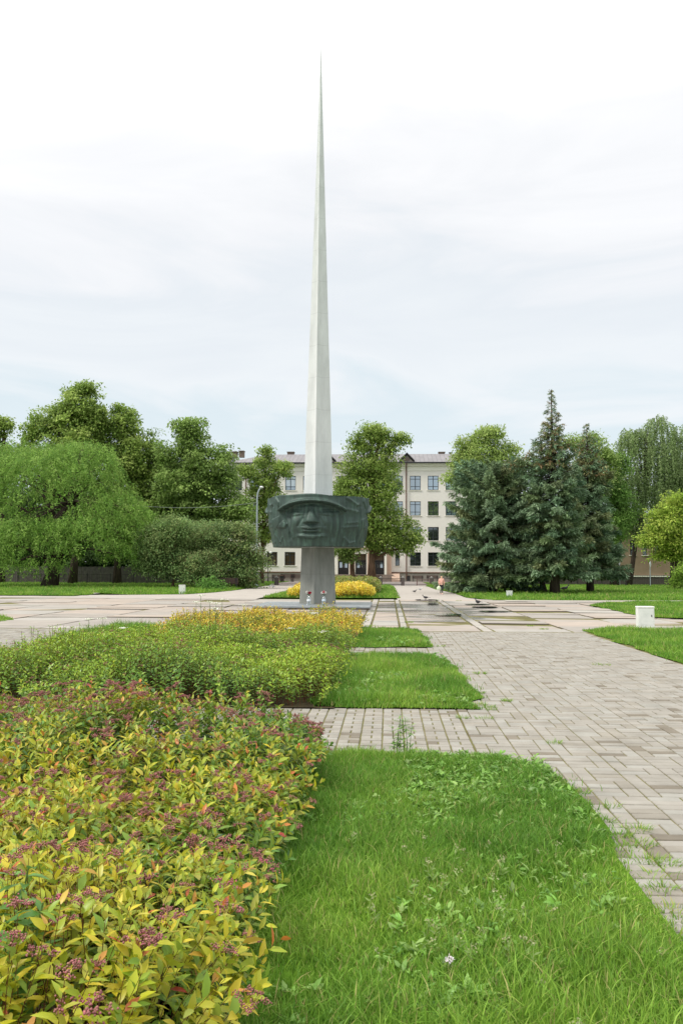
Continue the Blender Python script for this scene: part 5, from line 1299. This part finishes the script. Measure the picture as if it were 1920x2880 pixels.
jr = [(.135,.1),(.12,.09),(.14,.1),(.075,.07),(.05,.05),(.085,.095),(.06,.06),(.045,.045),(.035,.035),(.03,.02),(.06,.06),(.045,.045),(.035,.035),(.03,.02),(.08,.085),(.055,.06),(.036,.04),(.035,.025),(.08,.085),(.055,.06),(.036,.04),(.035,.025)]
bod = skin_mesh('body', jv, je, [tuple(a*K for a in r) for r in jr], SKIN, per)
sw = skin_mesh('sweater', [W(0,0,.92), W(0,-.01,1.12), W(0,0,1.30), W(0,0,1.41), W(-.17,0,1.355), W(-.225,.03,1.13), W(-.225,-.035,.93), W(.17,0,1.355), W(.232,.05,1.13), W(.24,-.015,.94)],
    [(0,1),(1,2),(2,3),(2,4),(4,5),(5,6),(2,7),(7,8),(8,9)], [(.165,.135),(.16,.13),(.165,.125),(.085,.08),(.085,.085),(.07,.07),(.055,.055),(.085,.085),(.07,.07),(.055,.055)], PINK, per)
lg = skin_mesh('leggings', [W(0,0,.95), W(-.09,0,.84), W(-.082,.02,.48), W(-.075,.155,.12), W(.09,-.02,.84), W(.077,-.13,.49), W(.06,-.158,.12)], [(0,1),(1,2),(2,3),(0,4),(4,5),(5,6)], [(.145,.115),.094,.066,.046,.094,.066,.046], LEG, per)
hr = skin_mesh('hair', [W(0,.0,1.60), W(0,.045,1.56), W(0,.07,1.48)], [(0,1),(1,2)], [(.085,.085),(.085,.06),(.05,.035)], HAIR, per)
bk = [bod, sw, lg, hr]
for s, q in ((-1, (16,17)), (1, (20,21))):
    a, b_ = np.array(jv[q[0]]), np.array(jv[q[1]])
    bk.append(skin_mesh('shoe', [a-np.array([0,0,.035]), (a+b_)/2-np.array([0,0,.02]), b_+np.array([0,-.05,0])], [(0,1),(1,2)], [.045,.045,.035], SHOE, per))
fc = MB()
for sx_ in (-1, 1): fc.ell(W(sx_*.032,-.118,1.575), (.012,.008,.009), 8, 6)
fc.build('eyes', plain('eye', lin(60,48,44)), per)
fc = MB(); fc.ell(W(0,-.128,1.55), (.012,.02,.022), 8, 6); fc.build('nose', SKIN, per)
fc = MB(); fc.ell(W(0,-.115,1.515), (.024,.008,.007), 8, 6); fc.build('mouth', plain('lips', lin(190,110,104)), per)
for sx_ in (-1, 1):
    fc = MB(); fc.ell(W(sx_*.085,-.02,1.56), (.012,.022,.03), 8, 6); fc.build('ear', SKIN, per)
fingers = []
for hx, hy, hz, s in ((-.215,-.07,.79,-1),(.23,-.05,.80,1)):
    for k in range(4):
        f_ = MB(); o = (k-1.5)*.017; f_.tube([W(hx, hy-o-.01, hz+.015), W(hx-s*.01, hy-o-.012, hz-.035+abs(k-1.3)*.006), W(hx-s*.028, hy-o-.012, hz-.06+abs(k-1.3)*.009)], [.009,.008,.006], 6); f_.build('finger', SKIN, per)
    f_ = MB(); f_.tube([W(hx-s*.01, hy-.035, hz+.02), W(hx-s*.028, hy-.055, hz-.01), W(hx-s*.03, hy-.055, hz-.035)], [.011,.009,.007], 6); f_.build('thumb', SKIN, per)
bake(bk)
# carrier bag in the right hand
bm_ = MB(); c0 = np.array(W(-.235,-.07,.40)); n = 16; prof = [(.02,.0),(.15,.02),(.18,.12),(.17,.26),(.11,.34),(.03,.385)]; vs = []; fs = []
for r, z in prof: vs += [tuple(c0+np.array([r*(1+.1*math.sin(5*k))*math.cos(2*PI*k/n), .55*r*(1+.12*math.sin(3*k))*math.sin(2*PI*k/n), z-.03])) for k in range(n)]
for i in range(len(prof)-1):
    for k in range(n): fs.append((i*n+k, i*n+(k+1)%n, (i+1)*n+(k+1)%n, (i+1)*n+k))
bm_.add(vs, fs+[tuple(range(n))[::-1]]); bm_.tube([c0+np.array([-.02,0,.33]), c0+np.array([-.01,0,.38]), c0+np.array([.02,0,.38]), c0+np.array([.02,0,.33])], .006, 5)
bg_ = bm_.build('carrier_bag', leafmat('thin_plastic', .4, .4) if False else noisemat('thin_plastic', lin(196,212,176), lin(224,232,208), scale=8, rough=.4), smooth=True)
tag(bg_, 'pale translucent green carrier bag hanging from the walker hand', 'bag')
# pigeons and crows
def pigeon_mesh(c1, c2, c3):
    r = empty('pigeon', (0,0,0), 'x', 'bird', 'birds on the plaza')
    b = MB(); vs = []; fs = []; n = 12; prof = [(-.19,.0,.13),(-.15,.02,.128),(-.06,.058,.12),(.03,.072,.125),(.10,.058,.145),(.135,.04,.19),(.15,.032,.225),(.17,.034,.25),(.195,.022,.255),(.205,.006,.25)]
    for y, rr, z in prof: vs += [(rr*.85*math.cos(2*PI*k/n), -y, z+rr*math.sin(2*PI*k/n)) for k in range(n)]
    for i in range(len(prof)-1):
        for k in range(n): fs.append((i*n+k, i*n+(k+1)%n, (i+1)*n+(k+1)%n, (i+1)*n+k))
    b.add(vs, fs); b.build('body', c1, r, smooth=True, local=True)
    for s in (-1, 1):
        b = MB(); b.add([(s*.05,-.09,.16),(s*.072,0,.15),(s*.05,.12,.13),(s*.025,.2,.125),(s*.04,.05,.185),(s*.062,-.09,.13),(s*.078,0,.11),(s*.055,.12,.11)], [(0,4,2,1),(0,1,6,5),(1,2,7,6),(4,3,2),(2,3,7)]); b.build('wing', c2, r, local=True)
        b = MB(); b.tube([(s*.025,.0,.07),(s*.03,.01,.01),(s*.03,-.04,.0)], .006, 5); b.build('leg', c3, r, local=True)
    b = MB(); b.add([(-.02,.17,.125),(.02,.17,.125),(.045,.3,.11),(-.045,.3,.11),(-.02,.17,.14),(.02,.17,.14),(.045,.3,.12),(-.045,.3,.12)], [(3,2,1,0),(4,5,6,7),(0,1,5,4),(1,2,6,5),(2,3,7,6),(3,0,4,7)]); b.build('tail', c2, r, local=True)
    b = MB(); b.tube([(0,-.2,.25),(0,-.235,.243)], [.01,.002], 5); b.build('beak', c3, r, local=True)
    return r
DK = plain('dark_plumage', lin(58,56,60), .6); DK2 = plain('dark_wing', lin(46,44,48), .6); BK = plain('beak_grey', lin(120,96,84)); WH = plain('white_plumage', lin(222,222,222), .7); GY = plain('grey_plumage', lin(140,144,152), .7)
pd_ = pigeon_mesh(DK, DK2, BK); pw_ = pigeon_mesh(WH, GY, BK)
f1 = f2 = True
for px, py, rz, lab, wht, sc in ((1165,1667,1.3,'dark pigeon walking on the path left of the white one',0,1.1),(1196,1686,-1.9,'dark pigeon standing at the edge of the plaza puddle',0,1.2),(1343,1700,-2.5,'dark bird beside the right-hand puddles',0,1.35),
                                (1181,1661,2.0,'white pigeon on the path ahead of the walking person',1,1.15),(759,1651.5,1.2,'white pigeon on the left path by the gate',1,1.15),(768,1653.5,-1.0,'grey-winged white pigeon pecking on the left path, to the right of another',1,1.15),
                                (1586,1664,1.8,'dark crow on the lawn under the spruces',0,2.4)):
    if wht: o = pw_ if f2 else copy_tree(pw_); f2 = False
    else: o = pd_ if f1 else copy_tree(pd_); f1 = False
    x, y = G(px, py); o.location = (x, y, .02 if px > 1580 else .0); o.rotation_euler = (0, 0, rz); o.scale = (sc,)*3; o['label'] = lab
# puddles: thin sheets of water lying in the sunken slabs
def watermat():
    m, nt, b, out = newmat('rain_water')
    b.inputs['Base Color'].default_value = (.03,.03,.03,1); b.inputs['Roughness'].default_value = .02; b.inputs['IOR'].default_value = 1.33; b.inputs['Specular IOR Level'].default_value = .5
    return m
M['water'] = watermat()
for k, (x0, y0, x1, y1) in enumerate(((1200,1698.5,1231,1701),(1203,1693.2,1230,1694.6),(1226,1727.5,1288,1732.5),(1168,1687,1230,1688.8),(1308,1700,1376,1702.2),(1328,1707,1398,1709.6),(1346,1719.5,1432,1722.6))):
    a, b_ = G(x0, y1), G(x1, y0); c = ((a[0]+b_[0])/2, (a[1]+b_[1])/2); rx, ry = (b_[0]-a[0])/2, (b_[1]-a[1])/2; r = np.random.default_rng(k); ph = r.uniform(0, 6.28, 5)
    mb_ = MB(); n = 48; pts = []
    for i in range(n):
        t = 2*PI*i/n; w_ = 1+.08*math.sin(2*t+ph[0])+.07*math.sin(3*t+ph[1])+.06*math.sin(7*t+ph[2])+.05*math.sin(11*t+ph[3]); pts.append((c[0]+rx*w_*math.copysign(abs(math.cos(t))**.8, math.cos(t)), c[1]+ry*w_*math.copysign(abs(math.sin(t))**.5, math.sin(t)), .034))
    mb_.add(pts, [tuple(range(n))]); o = mb_.build('puddle', M['water']); o['kind'] = 'structure'

# weeds in the near lawn: broad leaves, clover patches, seed heads
def weeds(x0, x1, y0, y1, n, sz, name, cols, thr, seed):
    x = rng.uniform(x0, x1, n); y = rng.uniform(y0, y1, n); k = vnoise(x, y, 2.2, seed) > thr; x, y = x[k], y[k]; n = len(x)
    m = 6; sid = np.repeat(np.arange(n), m); a = rng.uniform(0, 2*PI, n*m); up = rng.uniform(.25, 1.4, n*m)
    D = np.stack([np.cos(a), np.sin(a), up], 1); h = rng.uniform(.02, .1, n)[sid]*sz/.09
    L = sz*rng.uniform(.5, 1.25, n)[sid]*rng.uniform(.7, 1.2, n*m)
    p = np.stack([x[sid], y[sid], h], 1)+rng.normal(0, .012, (n*m, 3))
    b = Batch(); b.add(leaves_geo(p, D, np.array([0,0,1.0])+rng.normal(0, .25, (n*m, 3)), L, L*rng.uniform(.3, .62, n*m), 'leaf', curl=.3, fold=.25), mixcol(cols, n, .12)[sid]*rng.normal(1, .07, (n*m, 1)))
    o = b.build(name, M['spirea']); o['kind'] = 'stuff'
WC = [lin(116,162,64), lin(132,174,76), lin(100,144,58), lin(138,166,90)]
weeds(BX1-.1, 1.6, 2.8, 10.1, 1500, .06, 'lawn_weeds', WC, .42, 90)
weeds(.2, 1.75, 7.2, 10.15, 800, .062, 'lawn_weeds', WC, .3, 91)
weeds(BX1-.1, 1.4, 13.7, 21.6, 900, .08, 'lawn_weeds', WC, .45, 92)
weeds(-.3, 1.2, 24.1, 26, 120, .11, 'lawn_weeds', WC, .4, 93)
# pale seed heads (yarrow) standing in the near lawn
n = 44; x = rng.normal(.55, .5, n); y = rng.normal(5.6, .75, n); h = rng.uniform(.1, .2, n); b = Batch()
az_ = rng.uniform(0, 6.28, n); b.add(blades_geo(np.stack([x, y, np.zeros(n)], 1), az_, np.full(n, .15), h, np.full(n, .006), 3), mixcol([lin(160,176,110), lin(140,160,96)], n, .1))
k = 14; sid = np.repeat(np.arange(n), k); tip = np.stack([x+np.cos(az_)*.15*h, y+np.sin(az_)*.15*h, h*.96], 1)
p = tip[sid]+rng.normal(0, 1, (n*k, 3))*np.array([.012,.012,.007]); b.add(leaves_geo(p, rdir(n*k), rdir(n*k), np.full(n*k, .014), np.full(n*k, .011)), mixcol([lin(176,178,128), lin(160,164,108), lin(190,190,150)], n*k, .1))
sl_ = np.repeat(np.arange(n), 5); t = rng.uniform(.2, .85, n*5); p = np.stack([x[sl_]+np.cos(az_[sl_])*.15*h[sl_]*t*t, y[sl_]+np.sin(az_[sl_])*.15*h[sl_]*t*t, h[sl_]*t], 1)
b.add(leaves_geo(p, rdir(n*5)*np.array([1,1,.3])+np.array([0,0,.5]), rdir(n*5), np.full(n*5, .05), np.full(n*5, .012)), mixcol([lin(150,174,104)], n*5, .1))
o = b.build('seed_heads', M['grass']); o['kind'] = 'stuff'
# single plants
def plant(name, label, cat, x, y, group=None): return empty(name, (x, y, 0), label, cat, group)
def leafy_stalk(root, x, y, h, nl, L, cols, lean, asp=.22, r=.006, mat='spirea'):
    mb_ = MB(); a = random.uniform(0, 6.28); pts = [(x+math.cos(a)*lean*h*t*t, y+math.sin(a)*lean*h*t*t, h*t) for t in np.linspace(0, 1, 6)]
    mb_.tube(pts, [r*(1-.6*t) for t in np.linspace(0, 1, 6)], 5)
    t = rng.uniform(.12, 1, nl); P_ = np.array([[np.interp(q, np.linspace(0,1,6), [p[i] for p in pts]) for i in range(3)] for q in t]); ph = np.arange(nl)*2.4
    D = np.stack([np.cos(ph), np.sin(ph), rng.uniform(-.1, .9, nl)], 1)
    return mb_, (P_, D, np.array([0,0,1.0])+rng.normal(0, .2, (nl, 3)), L*rng.uniform(.7, 1.2, nl)*(1.1-.5*t), nl, asp, cols)
def multi(root, stalks, stalkmat):
    b = Batch(); mm = MB()
    for mb_, (P_, D, Nn, L, nl, asp, cols) in stalks:
        o = len(mm.v); mm.v += mb_.v; mm.f += [tuple(i+o for i in f) for f in mb_.f]
        b.add(leaves_geo(P_, D, Nn, L, L*asp, 'leaf', curl=.4, fold=.25), mixcol(cols, nl, .1))
    mm.build('stalks', stalkmat, root); b.build('leaves', M['spirea'], root)
GST = plain('weed_stalk', lin(96,120,58))
x, y = G(1128, 2125); r = plant('tall_weed', 'clump of tall thin willow-leaved weed growing from the brick cross path', 'weed', x, y)
multi(r, [leafy_stalk(r, x+dx, y+random.uniform(-.05,.05), h_, 20, .13, [lin(120,160,70), lin(136,172,82), lin(104,144,62)], random.uniform(.02,.14)) for dx, h_ in ((-.08,.36),(-.05,.43),(-.01,.48),(.03,.42),(.07,.46),(.1,.36),(-.03,.3))], GST)
d = ray(30, 2470); t = (.88-H)/d.z; x, y = d.x*t, d.y*t; r = plant('broadleaf_weed', 'dark green broad-leaved weed poking out of the yellow shrubs at the left edge', 'weed', x, y)
multi(r, [leafy_stalk(r, x+dx, y+dy, h_, 20, .17, [lin(100,146,66), lin(114,158,74), lin(88,132,58)], .1, asp=.46, r=.009) for dx, dy, h_ in ((0,0,.92),(.1,-.1,.82),(-.12,-.05,.86),(.02,-.2,.8),(-.06,.1,.88))], GST)
for (px, py, z, n_, lab) in ((30,2080,.8,1,'upright green weed in yellow shrubs near the left border'),):
    d = ray(px, py); t = (z-H)/d.z; x, y = d.x*t, d.y*t; r = plant('broadleaf_weed', lab, 'weed', x, y)
    multi(r, [leafy_stalk(r, x+random.uniform(-.08,.08), y+random.uniform(-.08,.08), z*random.uniform(.9,1.08), 12, .12, [lin(104,154,84), lin(120,168,96)], .1, asp=.42, r=.006) for _ in range(3)], GST)
# dock plant at the bottom, and a white clover head
x, y = G(1315, 2830); r = plant('dock_plant', 'rosette of large crinkled dock leaves at the bottom of the near lawn', 'weed', x, y)
n = 9; a = rng.uniform(0, 6.28, n); b = Batch(); b.add(leaves_geo(np.tile([x, y, .02], (n, 1)), np.stack([np.cos(a), np.sin(a), rng.uniform(.4, 1.2, n)], 1), np.tile([0,0,1.0], (n, 1)), rng.uniform(.12, .22, n), rng.uniform(.05, .08, n), 'leaf', curl=.45, fold=.2), mixcol([lin(134,176,84), lin(150,188,98)], n, .08)); b.build('leaves', M['spirea'], r)
x, y = G(1262, 2770); r = plant('white_yarrow', 'small white flower cluster low in the near lawn', 'flower', x, y)
mb_ = MB(); mb_.tube([(x,y,0),(x+.01,y,.09),(x,y-.01,.15)], [.005,.004,.003], 5); mb_.build('stalk', GST, r)
n = 36; p = np.array([x, y-.01, .135])+rng.normal(0, 1, (n, 3))*np.array([.013,.013,.005]); b = Batch(); b.add(leaves_geo(p, rdir(n)+np.array([0,0,.5]), rdir(n), np.full(n, .016), np.full(n, .014)), mixcol([lin(240,236,236), lin(228,214,222)], n, .04)); b.build('flower_head', M['petal'], r)
# white umbels rising from the shrub beds
for i, (px, py, z, Y, lab) in enumerate(((565,1675,1.28,21.0,'tallest white umbel left of the golden shrubs'),(552,1694,1.15,20.6,'white umbel just below the tallest one'),(590,1694,1.15,21.5,'white umbel in the middle of the tall cluster by the golden shrubs'),(625,1687,1.2,22.0,'white umbel rightmost of the tall cluster by the golden shrubs'),
        (608,1698,1.1,21.2,'white umbel low in the cluster before the plaza slabs'),(686,1702,1.1,24.5,'white umbel close to the base slab left corner'),(605,1711,1.05,20,'lowest white umbel in the cluster by the golden shrubs'),(882,1725,.92,26,'white flower in front of the monument base slab'),
        (818,1768,.86,20.5,'white flower on the green shrubs, below the left bottle'),(910,1778,.86,19.5,'white flower on the green shrubs, below the right bottle'),(345,1767,.9,19,'white flower on the left end of the green shrubs'),(250,1742,1.0,21,'left white umbel standing against the plaza'),(290,1740,1.0,21.3,'right white umbel standing against the plaza'))):
    q = P(px, py, Y); r = plant('white_umbel', lab, 'flower', q[0], q[1], 'white umbels over the shrub beds'); hgt = max(q[2], .75)
    mb_ = MB(); mb_.tube([(q[0]+.03, q[1], .2), (q[0]+.01, q[1], hgt*.7), (q[0], q[1], hgt)], [.008,.006,.004], 5)
    for _ in range(3): mb_.tube([(q[0]+.01, q[1], hgt*.8), (q[0]+random.uniform(-.12,.12), q[1]+random.uniform(-.08,.08), hgt*random.uniform(.82,.95))], [.004,.002], 4)
    mb_.build('stalk', GST, r)
    n = 60; p = np.array([q[0], q[1], hgt+.01])+rng.normal(0, 1, (n, 3))*np.array([.05,.05,.008]); b = Batch(); b.add(leaves_geo(p, rdir(n)*np.array([1,1,.3]), np.array([0,0,1.0])+rdir(n)*.4, np.full(n, .035), np.full(n, .03)), mixcol([lin(238,238,226), lin(222,224,204)], n, .05)); b.build('flower_head', M['petal'], r)
# tall leafy shoots on the left rim of the green bed
for i, (px, py, Y) in enumerate(((100,1755,17.5),(152,1752,18),(186,1757,18.5),(70,1775,17),(205,1770,18.5),(255,1755,19.5),(320,1752,20.5),(300,1760,20.3),(10,1800,15.8),(50,1785,16.6))):
    q = P(px, py, Y); r = plant('leafy_shoot', 'tall leafy shoot sticking up from the left rim of the green shrub bed', 'shoot', q[0], q[1], 'tall shoots on the green bed')
    multi(r, [leafy_stalk(r, q[0]+random.uniform(-.1,.1), q[1]+random.uniform(-.1,.1), q[2]*random.uniform(.8,1.0), 26, .12, [lin(140,176,72), lin(120,158,66), lin(160,190,84)], .06, asp=.4, r=.008) for _ in range(3)], M['stem'])
# grass tufts on the paving
tf = [(1700,2310),(1745,2350),(1770,2385),(1720,2270),(1790,2335),(1800,2375),(1840,2465),(1860,2500),(1880,2560),(1905,2590),(1345,1982),(1375,1990),(1425,1972),(1350,1950),(1362,2022),(1378,1996),(1560,2090),(1350,1895),(1300,2020),(1240,1818),(1490,1760),(1530,1770),(1690,1870),(1640,2230),(1290,1690),(1040,1760),(1150,1750),(1870,2430),(1820,2420),(1895,2640)]
for i, (px, py) in enumerate(tf):
    x, y = G(px, py); n = int(random.uniform(50, 110)); rr = random.uniform(.05, .11)*(1 if y < 16 else 1.6); a = rng.uniform(0, 6.28, n); d = rr*np.sqrt(rng.random(n))
    bl_ = Batch(); bl_.add(blades_geo(np.stack([x+np.cos(a)*d*1.5, y+np.sin(a)*d, np.full(n, -.015)], 1), a+rng.normal(0, .5, n), rng.uniform(.4, 1.3, n), rng.uniform(.03, .1, n), rng.uniform(.005, .01, n)*(1 if y < 16 else 1.6), 3), mixcol(GR+[lin(170,170,90)], n, .12))
    t_ = bl_.build('grass_tuft', M['grass']); tag(t_, 'small grass tuft growing out of a paving joint beside the lawn strips', 'grass tuft', 'grass tufts in the paving joints')
